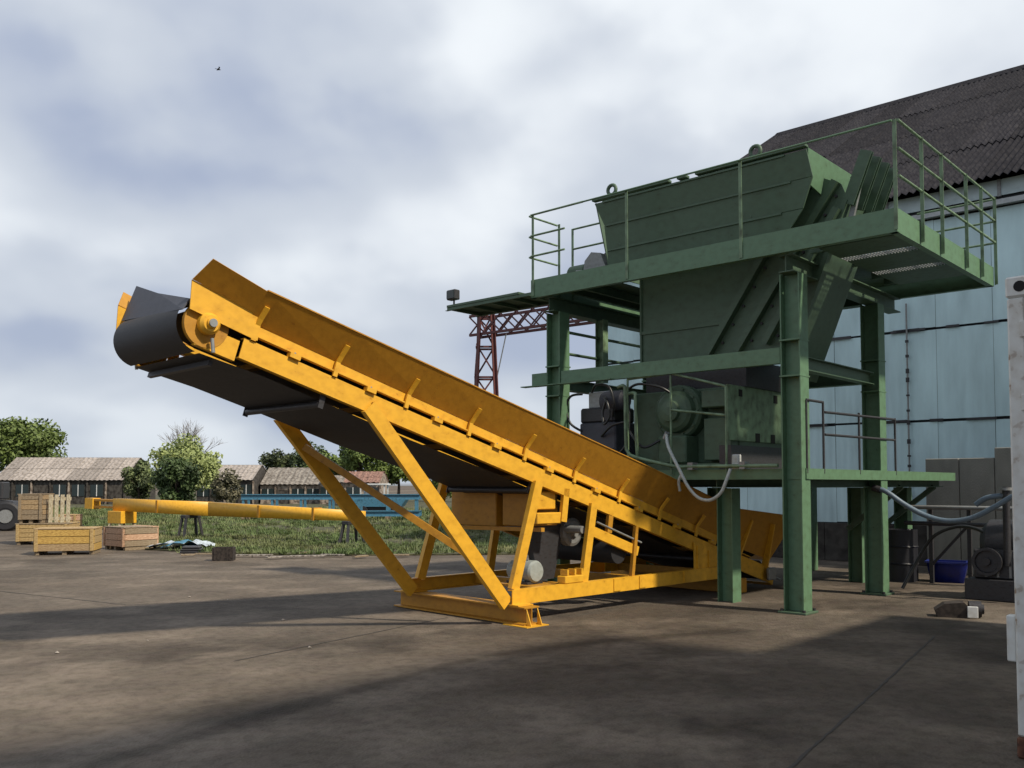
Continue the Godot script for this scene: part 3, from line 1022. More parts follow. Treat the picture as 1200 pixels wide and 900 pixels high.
	for dx in [0.0, 0.17]:
		st = mb()
		var pts = [V(4.25 - dx, 0.30, 3.12), V(4.08 - dx, 0.20, 3.12), V(4.04 - dx, 0.18, 3.0), V(4.03 - dx, 0.18, 2.3), V(4.0 - dx, 0.18, 2.14), V(3.85 - dx, 0.18, 2.05), V(3.2, 0.2, 1.91 + dx * 0.1), V(2.9, 0.22, 1.905 + dx * 0.1), V(1.65, 0.22, 1.90 + dx * 0.1)]
		if dx > 0.0: pts = [V(4.1, 0.30, 3.0), V(3.9, 0.22, 3.0), V(3.87, 0.2, 2.9), V(3.86, 0.2, 2.4), V(3.86, 0.24, 1.9)]
		tube(st, arc(pts, 6), 0.026, 8)
		build(st, "pipe_run", M.green_pale, pl)
	for a in [3.0, 2.2]:
		st = mb()
		bx(st, V(a, 0.2, 1.86), V(a - 0.08, 0.34, 1.96))
		build(st, "pipe_clamp", M.steel_grey, pl)
	var jb = thing("junction_box", "small white junction box on front edge of service deck", "junction box", TOWER_AT, TOWER_TURN)
	st = mb()
	bx(st, V(2.36, 0.30, 1.87), V(2.26, 0.38, 2.06), 0.008)
	build(st, "case", M.white_paint, jb)
	st = mb()
	bx(st, V(2.355, 0.292, 1.88), V(2.265, 0.299, 2.05), 0.003)
	build(st, "lid", M.hose_pale, jb)
	# pale flexible hose hanging below the deck
	var hs = thing("flexible_hose", "pale flexible hose drooping in a loop under the service deck", "hose", TOWER_AT, TOWER_TURN)
	st = mb()
	tube(st, arc([V(3.40, 0.30, 2.36), V(3.28, 0.16, 2.18), V(3.08, 0.12, 1.86), V(2.94, 0.12, 1.62), V(2.78, 0.12, 1.47), V(2.60, 0.12, 1.44), V(2.44, 0.13, 1.54), V(2.36, 0.15, 1.72), V(2.33, 0.2, 1.86)], 7), 0.024, 8)
	build(st, "hose_run", M.hose_pale, hs)
	st = mb()
	tube(st, arc([V(3.04, 0.12, 1.80), V(3.10, 0.13, 1.70), V(3.10, 0.16, 1.56)], 5), 0.02, 8)
	build(st, "branch", M.hose_pale, hs)
	st = mb()
	lathe(st, V(3.40, 0.32, 2.40), V(0.15, 0.05, -0.25), [Vector2(0.0, 0.0), Vector2(0.04, 0.0), Vector2(0.04, 0.1), Vector2(0.0, 0.1)], 10)
	build(st, "coupling", M.galvanised, hs)

# ------------------------------------------------------------------ conveyor
const CONV_AT := Vector3(0.144, 0, -10.654)
const CONV_TURN := -45.5
const SL := 0.2850   # slope angle in radians

func S(a: float, s: float, t: float) -> Vector3:   # a across, s up along the slope, t square to it
	return V(a, -s * cos(SL) + t * sin(SL), 1.815 + s * sin(SL) + t * cos(SL))

func make_conveyor() -> void:
	var c = thing("belt_conveyor", "bright yellow inclined belt conveyor with flared skirts on a steel base", "conveyor", CONV_AT, CONV_TURN)
	var st: SurfaceTool
	var nup = S(0, 0, 1) - S(0, 0, 0)
	# stringers
	for sd in [[0.30, -1.0], [1.95, 1.0]]:
		st = mb()
		sweep(st, S(sd[0], -6.2, 0.10), S(sd[0], 3.62, 0.10), nup, csec(0.20, 0.075, 0.011, -sd[1]))
		build(st, "stringer", M.yellow, c)
		var o: float = 0.30 if sd[0] < 1.0 else 1.95
		var ou: float = -1.0 if sd[0] < 1.0 else 1.0    # outwards
		# top angle that carries the idlers and the skirt
		st = mb()
		sweep(st, S(o - ou * 0.02, -5.6, 0.262), S(o - ou * 0.02, 3.55, 0.262), nup, rect(0.06, 0.014))
		build(st, "skirt_angle", M.yellow, c)
		# skirt panels in lengths
		var joints = [3.62, 2.55, 1.35, 0.1, -1.15, -2.4, -3.6, -4.7]
		for i in joints.size() - 1:
			var s1: float = joints[i]
			var s0: float = joints[i + 1] + 0.001
			var h1 = lerpf(0.64, 0.80, clampf((4.0 - s1) / 7.0, 0, 1))
			var h0 = lerpf(0.64, 0.80, clampf((4.0 - s0) / 7.0, 0, 1))
			st = mb()
			plate(st, [S(o - ou * 0.03, s0, 0.272), S(o - ou * 0.03, s1, 0.272), S(o - ou * 0.03, s1, 0.375), S(o - ou * 0.03, s0, 0.375)], V(-ou * 0.008, 0, 0))
			var sk = build(st, "skirt_panel", M.yellow, c)
			st = mb()
			var n = (S(o + ou * 0.19, s0, h0) - S(o - ou * 0.03, s0, 0.377)).cross(S(0, 1, 0) - S(0, 0, 0)).normalized() * 0.008
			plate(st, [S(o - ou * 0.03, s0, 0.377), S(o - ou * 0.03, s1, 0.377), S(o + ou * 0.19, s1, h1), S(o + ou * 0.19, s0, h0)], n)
			build(st, "flared_wing", M.yellow_shaded_dirty, sk)
			st = mb()
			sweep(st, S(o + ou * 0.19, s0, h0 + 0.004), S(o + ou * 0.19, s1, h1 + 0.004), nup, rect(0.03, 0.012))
			build(st, "wing_edge", M.yellow_shaded_dirty, sk)
		# hooked brackets that hold the wings
		for i in 9:
			var s = 3.54 - i * 0.945
			st = mb()
			var q = [S(o + ou * 0.012, s, 0.205), S(o + ou * 0.012, s, 0.36), S(o + ou * 0.045, s, 0.42), S(o + ou * 0.115, s, 0.525)]
			for k in 3:
				bar(st, q[k], q[k + 1] + (q[k + 1] - q[k]).normalized() * 0.004, 0.022, 0.05, S(0, 1, 0) - S(0, 0, 0))
			build(st, "wing_bracket", M.yellow, c)
		# idler feet
		for i in 9:
			var s = 3.08 - i * 0.945
			st = mb()
			sweep(st, S(o - ou * 0.0, s - 0.06, 0.225), S(o, s + 0.06, 0.225), nup, rect(0.07, 0.045))
			var ft = build(st, "idler_foot", M.yellow, c)
			st = mb()
			lathe(st, S(o, s, 0.246), nup, [Vector2(0.016, 0.0), Vector2(0.016, 0.022), Vector2(0.0, 0.022)], 6)
			build(st, "bolt", M.galvanised, ft)
		# head plate, bearing and take-up
		st = mb()
		plate(st, [S(o + ou * 0.012, 3.50, 0.215), S(o + ou * 0.012, 4.20, 0.235), S(o + ou * 0.012, 4.26, 0.495), S(o + ou * 0.012, 3.52, 0.47)], V(ou * 0.012, 0, 0))
		build(st, "head_plate", M.yellow, c)
		st = mb()
		var wn = (S(o + ou * 0.2, 4, 0.69) - S(o + ou * 0.0, 4, 0.46)).cross(S(0, 1, 0) - S(0, 0, 0)).normalized() * 0.01
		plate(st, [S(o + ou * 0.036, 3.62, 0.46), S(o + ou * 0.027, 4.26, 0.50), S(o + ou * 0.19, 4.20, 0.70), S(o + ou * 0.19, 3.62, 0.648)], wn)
		build(st, "head_wing", M.yellow_shaded_dirty, c)
		st = mb()
		sweep(st, S(o - ou * 0.03, 3.64, 0.06), S(o - ou * 0.03, 4.05, 0.06), nup, csec(0.20, 0.06, 0.01, -ou))
		build(st, "take_up_rail", M.yellow, c)
		st = mb()
		lathe(st, S(o + ou * 0.02, 3.99, 0.177), V(ou, 0, 0), [Vector2(0.0, -0.05), Vector2(0.10, -0.05), Vector2(0.10, 0.02), Vector2(0.075, 0.05), Vector2(0.05, 0.05), Vector2(0.045, 0.075), Vector2(0.0, 0.075)], 20)
		var bg = build(st, "head_bearing", M.yellow, c)
		st = mb()
		lathe(st, S(o + ou * 0.02, 3.99, 0.177), V(ou, 0, 0), [Vector2(0.038, 0.06), Vector2(0.038, 0.092), Vector2(0.0, 0.092)], 14)
		build(st, "shaft_end", M.galvanised, bg)
		st = mb()
		tube(st, PackedVector3Array([S(o + ou * 0.03, 3.93, 0.06), S(o + ou * 0.03, 3.88, -0.06)]), 0.018, 8)
		build(st, "take_up_screw", M.galvanised, bg)
		st = mb()
		lathe(st, S(o - ou * 0.045, 3.99, 0.177), V(ou, 0, 0), [Vector2(0.0, 0.02), Vector2(0.215, 0.02), Vector2(0.215, -0.03)], 28)
		build(st, "pulley_face", M.yellow_shaded_dirty, c)
	# belt: troughed carrying run, wrap round the head, return run
	st = mb()
	var prof = [0.42, 0.62, 1.63, 1.83]
	var hts = [0.40, 0.29, 0.29, 0.40]
	for k in 3:
		st.set_smooth_group(FLAT)
		quad(st, S(prof[k], -6.0, hts[k]), S(prof[k + 1], -6.0, hts[k + 1]), S(prof[k + 1], 3.5, hts[k + 1]), S(prof[k], 3.5, hts[k]), nup)
		quad(st, S(prof[k], 3.5, hts[k]), S(prof[k + 1], 3.5, hts[k + 1]), S(prof[k + 1], 3.95, 0.43), S(prof[k], 3.95, 0.43), nup)
	var last = []
	for i in 25:
		var q = PI / 2 - PI * i / 24.0
		var s = 3.99 + cos(q) * 0.255
		var t = 0.177 + sin(q) * 0.255
		var now = [S(0.40, s, t), S(1.85, s, t)]
		if last:
			st.set_smooth_group(1)
			quad(st, last[0], last[1], now[1], now[0], S(0, cos(q), sin(q)) - S(0, 0, 0))
		last = now
	st.set_smooth_group(FLAT)
	var sags = [[3.95, -0.078], [3.3, -0.05], [2.62, -0.055], [1.4, -0.075], [0.2, -0.055], [-1.2, -0.075], [-2.6, -0.055], [-4.2, -0.05], [-6.0, 0.0]]
	for i in sags.size() - 1:
		quad(st, S(0.40, sags[i][0], sags[i][1]), S(1.85, sags[i][0], sags[i][1]), S(1.85, sags[i + 1][0], sags[i + 1][1]), S(0.40, sags[i + 1][0], sags[i + 1][1]), -nup)
	var belt = build(st, "belt", M.rubber, c, "black rubber belt")
	# rubber curtain across the discharge end
	st = mb()
	plate(st, [S(0.33, 4.20, 0.34), S(1.15, 4.19, 0.53), S(1.93, 4.15, 0.76), S(1.93, 4.18, 0.35), S(0.33, 4.235, 0.22)], (S(0, 1, 0) - S(0, 0, 0)) * 0.012)
	build(st, "discharge_curtain", M.rubber_grey, c, "dark grey rubber curtain")
	# belt scraper, return rollers
	st = mb()
	bar(st, S(0.45, 3.80, -0.112), S(1.80, 3.80, -0.112), 0.04, 0.05, nup)
	build(st, "scraper", M.steel_dark, c)
	for s in [2.62, -0.5, -4.2]:
		st = mb()
		lathe(st, S(0.38, s, -0.095), V(1, 0, 0), [Vector2(0.0, 0.0), Vector2(0.034, 0.0), Vector2(0.034, 1.48), Vector2(0.0, 1.48)], 14)
		var rr = build(st, "return_roller", M.steel_dark, c)
		for a in [0.36, 1.89]:
			st = mb()
			bar(st, S(a, s, 0.0), S(a, s, -0.14), 0.012, 0.06, S(0, 1, 0) - S(0, 0, 0))
			build(st, "roller_hanger", M.steel_dark, rr)
	# cross ties between the stringers
	for s in [3.2, 1.9, 0.6, -0.7, -2.0, -3.3, -4.6, -5.8]:
		st = mb()
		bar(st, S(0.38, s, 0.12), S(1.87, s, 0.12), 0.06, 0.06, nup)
		build(st, "cross_tie", M.yellow_shaded_dirty, c)
	# base: cross beam, long beams
	st = mb()
	sweep(st, V(0.0, 0.125, 0.115), V(2.49, 0.125, 0.115), Vector3.UP, isec(0.21, 0.25, 0.016, 0.012))
	var cb = build(st, "base_cross_beam", M.yellow_shaded_dirty, c)
	st = mb()
	bx(st, V(-0.10, -0.06, 0.0), V(0.30, 0.31, 0.01))
	build(st, "foot_plate", M.yellow, cb)
	for g in [0.03, 0.21]:
		st = mb()
		plate(st, [V(-0.08, g, 0.011), V(-0.003, g, 0.011), V(-0.003, g, 0.2)], V(0, 0.012, 0))
		build(st, "end_gusset", M.yellow, cb)
	for a in [0.22, 2.2]:
		st = mb()
		sweep(st, V(a, 0.02, 0.315), V(a, 4.9, 0.315), Vector3.UP, csec(0.18, 0.08, 0.012, -1.0 if a < 1.0 else 1.0))
		build(st, "base_beam", M.yellow, c)
		st = mb()
		bx(st, V(a + 0.14, 0.0, 0.222), V(a - 0.12, 0.25, 0.236))
		build(st, "packing_plate", M.yellow, c)
		# welded pads on the beam
		for b in [1.9, 2.45, 3.5]:
			st = mb()
			bx(st, V(a + 0.006, b, 0.24), V(a - 0.012, b + 0.14, 0.40))
			build(st, "beam_pad", M.yellow, c)
	for b in [1.2, 2.6, 4.2]:
		st = mb()
		bar(st, V(0.30, b, 0.32), V(2.12, b, 0.32), 0.1, 0.12)
		build(st, "base_tie", M.yellow_shaded_dirty, c)
	st = mb()
	bx(st, V(2.49, 4.6, 0.0), V(0.0, 4.85, 0.22), 0.01)
	build(st, "rear_cross_beam", M.yellow_shaded_dirty, c)
	# legs and posts
	for a in [0.25, 2.02]:
		st = mb()
		sweep(st, V(a, -0.02, 0.24), V(a, -2.02, 2.46), Vector3(0, 0, 1), csec(0.17, 0.07, 0.011, -1.0))
		build(st, "raking_leg", M.yellow, c)
		st = mb()
		sweep(st, V(a, 0.10, 0.40), V(a, 0.52, 1.68), Vector3(0, 0, 1), csec(0.13, 0.07, 0.01, -1.0))
		build(st, "post", M.yellow, c)
		st = mb()
		sweep(st, V(a, 1.36, 0.40), V(a, 1.56, 1.40), Vector3(0, 0, 1), csec(0.12, 0.06, 0.01, -1.0))
		build(st, "post", M.yellow, c)
		st = mb()
		sweep(st, V(a, 2.36, 0.40), V(a, 2.46, 1.08), Vector3(0, 0, 1), csec(0.06, 0.05, 0.008, -1.0))
		build(st, "post", M.yellow_shaded_dirty, c)
	# cross brace between the raking legs
	st = mb()
	bar(st, V(1.95, -1.75, 2.1), V(0.40, -0.35, 0.75), 0.06, 0.08)
	build(st, "cross_brace", M.yellow_shaded_dirty, c)
	# drive guard boxes between the posts
	st = mb()
	bx(st, V(2.12, 0.70, 1.10), V(1.22, 1.25, 1.63), 0.01)
	build(st, "drive_guard", M.yellow_shaded_dirty, c)
	st = mb()
	bx(st, V(1.12, 0.72, 1.12), V(0.62, 1.25, 1.62), 0.01)
	build(st, "drive_guard", M.yellow_shaded_dirty, c)
	st = mb()
	bar(st, V(2.0, 0.66, 1.07), V(0.33, 0.66, 1.09), 0.06, 0.05)
	build(st, "guard_rail", M.yellow_shaded_dirty, c)
	st = mb()
	bx(st, V(0.50, 0.55, 1.16), V(0.32, 1.00, 1.30), 0.01)
	build(st, "drive_bracket", M.yellow, c)
	st = mb()
	bx(st, V(0.50, 0.60, 1.34), V(0.38, 0.95, 1.56), 0.01)
	build(st, "drive_bracket", M.yellow, c)
	st = mb()
	sweep(st, V(0.30, 1.02, 1.18), V(0.30, 1.08, 1.60), Vector3(0, 0, 1), csec(0.10, 0.05, 0.01, -1.0))
	build(st, "drive_bracket", M.yellow, c)
	# tapered drive belts down to the motor
	st = mb()
	plate(st, [V(0.80, 0.78, 1.12), V(0.80, 1.42, 1.12), V(0.80, 1.38, 0.86), V(0.80, 1.26, 0.42), V(0.80, 0.98, 0.42), V(0.80, 0.84, 0.86)], V(-0.10, 0, 0))
	build(st, "belt_guard", M.steel_dark, c)
	st = mb()
	lathe(st, V(0.74, 1.56, 1.02), V(-1, 0, 0), [Vector2(0.0, 0.0), Vector2(0.19, 0.0), Vector2(0.19, 0.10), Vector2(0.15, 0.12), Vector2(0.06, 0.12), Vector2(0.06, 0.16), Vector2(0.0, 0.16)], 22)
	build(st, "drive_pulley", M.steel_grey, c)
	# motor on the base
	st = mb()
	lathe(st, V(1.0, 0.80, 0.545), V(-1, 0, 0), [Vector2(0.0, 0.0), Vector2(0.12, 0.0), Vector2(0.13, 0.03), Vector2(0.13, 0.30), Vector2(0.142, 0.31), Vector2(0.142, 0.40), Vector2(0.12, 0.43), Vector2(0.05, 0.435), Vector2(0.0, 0.435)], 24)
	var mo = build(st, "motor", M.motor_grey, c, "pale grey electric motor")
	for k in 12:
		var q = TAU * k / 12.0
		st = mb()
		bar(st, V(0.97, 0.80 + cos(q) * 0.135, 0.545 + sin(q) * 0.135), V(0.72, 0.80 + cos(q) * 0.135, 0.545 + sin(q) * 0.135), 0.008, 0.02)
		build(st, "cooling_fin", M.motor_grey, mo)
	st = mb()
	bx(st, V(0.98, 0.66, 0.39), V(0.60, 0.94, 0.42))
	build(st, "motor_foot", M.steel_dark, mo)
	st = mb()
	bx(st, V(1.05, 0.55, 0.36), V(0.34, 1.05, 0.388))
	build(st, "motor_bed", M.yellow_shaded_dirty, c)
	# ribbed pedestal on the near beam
	st = mb()
	bx(st, V(0.36, 0.95, 0.408), V(0.22, 1.30, 0.50), 0.008)
	build(st, "pedestal", M.yellow, c)
	for b in [1.0, 1.14, 1.27]:
		st = mb()
		bx(st, V(0.35, b, 0.502), V(0.23, b + 0.03, 0.58))
		build(st, "pedestal_rib", M.yellow, c)
	# lower tension channel
	for a in [0.28, 1.97]:
		st = mb()
		sweep(st, S(a, -1.62, -0.30), S(a, -2.72, -0.33), nup, csec(0.13, 0.06, 0.01, -1.0 if a < 1.0 else 1.0))
		build(st, "tension_channel", M.yellow, c)
		st = mb()
		sweep(st, S(a, -2.05, -0.24), S(a, -2.02, -0.01), Vector3(0, 0, 1), csec(0.09, 0.05, 0.01, -1.0))
		build(st, "tension_hanger", M.yellow_shaded_dirty, c)
		st = mb()
		tube(st, PackedVector3Array([S(a, -1.75, -0.17), S(a, -2.75, -0.20)]), 0.014, 8)
		build(st, "tension_rod", M.galvanised, c)
	st = mb()
	lathe(st, S(0.36, -2.4, -0.42), V(1, 0, 0), [Vector2(0.0, 0.0), Vector2(0.16, 0.0), Vector2(0.16, 1.5), Vector2(0.0, 1.5)], 22)
	build(st, "tension_drum", M.rubber, c)
	st = mb()
	tube(st, PackedVector3Array([S(0.34, -1.58, -0.32), S(1.9, -1.58, -0.32)]), 0.05, 12)
	build(st, "snub_roller", M.steel_grey, c)
	# side panel and tail
	for sd in [[0.28, -1.0], [1.97, 1.0]]:
		var a: float = sd[0]
		var ou: float = sd[1]
		st = mb()
		plate(st, [V(a, 3.84, 0.25), V(a, 3.84, 0.80), V(a, 4.92, 0.50), V(a, 4.92, 0.25)], V(ou * 0.012, 0, 0))
		var pn = build(st, "side_panel", M.yellow, c)
		for b in [3.9, 4.2, 4.5]:
			st = mb()
			plate(st, [V(a + ou * 0.012, b, 0.27), V(a + ou * 0.012, b, 0.76 - (b - 3.84) * 0.28), V(a + ou * 0.012, b + 0.02, 0.755 - (b - 3.84) * 0.28), V(a + ou * 0.012, b + 0.02, 0.27)], V(ou * 0.025, 0, 0))
			build(st, "panel_rib", M.yellow, pn)
		# tail frame: rail down to the ground, hopper side, rib
		st = mb()
		plate(st, [S(a, -5.0, 0.22), S(a, -6.38, 0.22), S(a, -6.34, -0.02), S(a, -5.0, -0.02)], V(ou * 0.014, 0, 0))
		build(st, "tail_plate", M.yellow, c)
		st = mb()
		var hn = (S(a + ou * 0.32, -6.2, 1.1) - S(a, -6.2, 0.3)).cross(S(0, 1, 0) - S(0, 0, 0)).normalized() * 0.01
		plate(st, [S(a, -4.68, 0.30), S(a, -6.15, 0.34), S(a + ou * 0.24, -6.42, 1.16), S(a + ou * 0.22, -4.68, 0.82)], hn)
		build(st, "tail_hopper_side", M.yellow_shaded_dirty, c)
		st = mb()
		bar(st, S(a + ou * 0.02, -6.02, 0.2), S(a + ou * 0.2, -5.75, 0.86), 0.035, 0.11, V(ou, 0, 0))
		build(st, "hopper_rib", M.yellow, c)
		st = mb()
		bar(st, S(a + ou * 0.02, -5.2, 0.2), S(a + ou * 0.18, -5.15, 0.76), 0.035, 0.08, V(ou, 0, 0))
		build(st, "hopper_rib", M.yellow, c)
		st = mb()
		bx(st, V(a + ou * 0.09 + 0.03, 5.80, 0.10), V(a + ou * 0.09 - 0.03, 6.02, 0.30), 0.015)
		build(st, "tail_bearing", M.galvanised, c)
		st = mb()
		tube(st, PackedVector3Array([S(a + ou * 0.06, -6.1, 0.10), S(a + ou * 0.06, -6.5, 0.09)]), 0.016, 8)
		build(st, "tail_screw", M.galvanised, c)
	st = mb()
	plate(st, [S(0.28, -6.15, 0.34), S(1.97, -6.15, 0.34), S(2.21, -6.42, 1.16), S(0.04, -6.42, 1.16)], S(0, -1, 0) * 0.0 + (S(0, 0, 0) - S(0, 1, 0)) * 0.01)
	build(st, "tail_hopper_back", M.yellow_shaded_dirty, c)
	st = mb()
	lathe(st, S(0.36, -6.0, 0.14), V(1, 0, 0), [Vector2(0.0, 0.0), Vector2(0.15, 0.0), Vector2(0.15, 1.53), Vector2(0.0, 1.53)], 22)
	build(st, "tail_pulley", M.rubber, c)
	st = mb()
	bx(st, S(0.30, -6.36, -0.04) + Vector3(0.02, -0.02, -0.02), S(1.95, -6.36, -0.04) + Vector3(-0.02, 0.05, 0.05))
	build(st, "tail_foot", M.yellow_shaded_dirty, c)

# ------------------------------------------------------------------ lattice tower, walkway, floodlight
func make_gantry() -> void:
	var g = thing("gantry_crane", "maroon lattice gantry crane standing far behind the conveyor", "crane", Vector3.ZERO)
	var st: SurfaceTool
	for leg in [[Vector3(-1.0, 0, -34.0), 1.0], [Vector3(5.3, 0, -28.9), 1.0]]:
		var c: Vector3 = leg[0]
		var tops = []
		var feet = []
		for s in [[-1, -1], [1, -1], [1, 1], [-1, 1]]:
			var p1 = c + Vector3(s[0] * 0.27, 8.0, s[1] * 0.27)
			var p0 = c + Vector3(s[0] * 0.62 + 0.02, 0, s[1] * 0.62)
			st = mb()
			sweep(st, p0, p1, Vector3(s[0] * -0.7, 0, 0.7), lsec(0.13, 0.13, 0.03))
			build(st, "crane_leg", M.maroon, g)
			tops.append(p1); feet.append(p0)
		for k in 4:
			var n = (k + 1) % 4
			for i in 7:
				var t0 = i / 7.0
				var t1 = (i + 1) / 7.0
				st = mb()
				bar(st, feet[k].lerp(tops[k], t1 - 0.01), feet[n].lerp(tops[n], t1 - 0.01), 0.07, 0.07)
				build(st, "strut", M.maroon, g)
				st = mb()
				if i % 2: bar(st, feet[k].lerp(tops[k], t0), feet[n].lerp(tops[n], t1), 0.06, 0.06)
				else: bar(st, feet[n].lerp(tops[n], t0), feet[k].lerp(tops[k], t1), 0.06, 0.06)
				build(st, "brace", M.maroon, g)
	# lattice bridge between the legs
	var b0 = Vector3(-1.4, 7.62, -34.3)
	var b1 = Vector3(5.6, 7.62, -28.65)
	var bd = (b1 - b0).normalized()
	var bs = bd.cross(Vector3.UP).normalized()
	for e in [-0.3, 0.3]:
		for y in [-0.36, 0.36]:
			st = mb()
			bar(st, b0 + bs * e + Vector3.UP * y, b1 + bs * e + Vector3.UP * y, 0.09, 0.09)
			build(st, "bridge_chord", M.maroon, g)
		for i in 12:
			for f in [0, 1]:
				st = mb()
				var q0 = b0.lerp(b1, i / 12.0) + bs * (e + f * 0.03)
				var q1 = b0.lerp(b1, (i + 1) / 12.0) + bs * (e + f * 0.03)
				bar(st, q0 + Vector3.UP * (0.33 if f else -0.33), q1 + Vector3.UP * (-0.33 if f else 0.33), 0.045, 0.045)
				build(st, "bridge_diagonal", M.maroon, g)
	st = mb()
	tube(st, PackedVector3Array([b0.lerp(b1, 0.17) + Vector3(0, -0.4, 0), b0.lerp(b1, 0.12) + Vector3(0, -2.0, 0)]), 0.025, 6)
	build(st, "hoist_cable", M.galvanised, g)
	# walkway stub
	var w = thing("walkway_stub", "narrow dark walkway projecting left from the upper platform", "walkway", TOWER_AT, TOWER_TURN)
	st = mb()
	bx(st, V(7.4, -0.28, 4.66), V(5.75, 0.52, 4.70), 0.004)
	build(st, "walkway_plate", M.green_dark, w)
	for b in [-0.26, 0.46]:
		st = mb()
		sweep(st, V(7.4, b, 4.60), V(5.5, b, 4.60), Vector3.UP, lsec(0.05, 0.058, 0.008))
		build(st, "edge_angle", M.green_dark, w)
	for i in 4:
		st = mb()
		bar(st, V(7.3 - i * 0.45, -0.24, 4.63), V(7.3 - i * 0.45, 0.44, 4.63), 0.04, 0.05)
		build(st, "cross_bearer", M.green_dark, w)
	st = mb()
	bx(st, V(6.4, 0.1, 4.702), V(6.0, 0.3, 4.78), 0.01)
	build(st, "cable_box", M.steel_dark, w)
	var f = thing("floodlight", "small dark floodlight on the tip of the walkway stub", "floodlight", TOWER_AT, TOWER_TURN)
	st = mb()
	tube(st, PackedVector3Array([V(7.3, -0.2, 4.702), V(7.3, -0.2, 4.80)]), 0.016, 8)
	build(st, "stand", M.steel_dark, f)
	st = mb()
	bx(st, V(7.41, -0.28, 4.79), V(7.2, -0.15, 4.96), 0.015)
	build(st, "lamp_case", M.steel_dark, f)
	st = mb()
	bx(st, V(7.39, -0.292, 4.81), V(7.22, -0.282, 4.94))
	build(st, "lens", M.dark_glass, f)

# ------------------------------------------------------------------ container
func make_container() -> void:
	var c = thing("shipping_container", "scuffed white shipping container standing at the right edge", "container", Vector3(3.055, 0, -5.58), TOWER_TURN)
	var st: SurfaceTool
	var W = 2.438
	var L = 6.058
	var H = 2.93
	for x in [0.0, W]:
		for z in [0.0, -L]:
			var sx = 1.0 if x == 0.0 else -1.0
			var sz = -1.0 if z == 0.0 else 1.0
			for y in [0.0, H - 0.13]:
				st = mb()
				bx(st, Vector3(x - sx * 0.006, y, z - sz * 0.006), Vector3(x + sx * 0.162, y + 0.13, z + sz * 0.178), 0.012)
				var k = build(st, "corner_casting", M.container_white if y > 1.0 else M.rust, c)
				st = mb()
				lathe(st, Vector3(x + sx * 0.075, y + 0.065, z - sz * 0.0065), Vector3(0, 0, -sz), [Vector2(0.034, -0.002), Vector2(0.034, 0.002), Vector2(0.0, 0.002)], 14)
				build(st, "lifting_hole", M.hole, k)
				st = mb()
				lathe(st, Vector3(x - sx * 0.0065, y + 0.065, z + sz * 0.085), Vector3(-sx, 0, 0), [Vector2(0.034, -0.002), Vector2(0.034, 0.002), Vector2(0.0, 0.002)], 14)
				build(st, "lifting_hole", M.hole, k)
			st = mb()
			bx(st, Vector3(x, 0.13, z), Vector3(x + sx * 0.10, H - 0.13, z + sz * 0.12), 0.012)
			build(st, "corner_post", M.container_white, c)
	for y in [0.02, H - 0.11]:
		for x in [0.0, W - 0.07]:
			st = mb()
			bx(st, Vector3(x, y, -0.18), Vector3(x + 0.07, y + 0.1, -L + 0.18))
			build(st, "side_rail", M.container_white, c)
		for z in [-0.08, -L]:
			st = mb()
			bx(st, Vector3(0.16, y, z), Vector3(W - 0.16, y + 0.1, z + 0.08))
			build(st, "end_rail", M.container_white, c)
	for x in [0.03, W - 0.04]:
		var cm = corrugated(L - 0.3, H - 0.26, 20, 0.018, Vector3.UP, Vector3(0, 0, -1))
		var o = place(cm, "side_wall", M.container_white, c)
		o.position = Vector3(x, 0.13, -0.15)
	st = mb()
	bx(st, Vector3(0.05, H - 0.04, -0.1), Vector3(W - 0.05, H - 0.02, -L + 0.1))
	build(st, "roof_panel", M.container_white, c)
	st = mb()
	bx(st, Vector3(0.1, 0.1, -L + 0.05), Vector3(W - 0.1, H - 0.1, -L + 0.08))
	build(st, "front_wall", M.container_white, c)
	for d in 2:
		var x0 = 0.118 + d * 1.105
		st = mb()
		bx(st, Vector3(x0, 0.14, -0.07), Vector3(x0 + 1.09, H - 0.14, -0.03), 0.01)
		var dr = build(st, "door", M.container_white, c)
		for i in 4:
			st = mb()
			bx(st, Vector3(x0 + 0.06, 0.25 + i * 0.66, -0.03), Vector3(x0 + 1.03, 0.78 + i * 0.66, -0.018), 0.01)
			build(st, "door_panel", M.container_white, dr)
		for q in [0.3, 0.8]:
			st = mb()
			tube(st, PackedVector3Array([Vector3(x0 + q, 0.16, 0.0), Vector3(x0 + q, H - 0.16, 0.0)]), 0.017, 8)
			build(st, "lock_rod", M.galvanised, dr)
	for y in [0.35, 1.2, 2.1, 2.55]:
		st = mb()
		bx(st, Vector3(0.07, y, -0.004), Vector3(0.16, y + 0.1, 0.012), 0.004)
		build(st, "hinge", M.container_white, c)
	st = mb()
	bx(st, Vector3(-0.055, 0.57, -0.11), Vector3(-0.002, 0.85, -0.03), 0.006)
	build(st, "lashing_bracket", M.container_white, c)
	st = mb()
	bx(st, Vector3(0.1, 0.06, -0.1), Vector3(W - 0.1, 0.12, -L + 0.1))
	build(st, "floor", M.steel_dark, c)

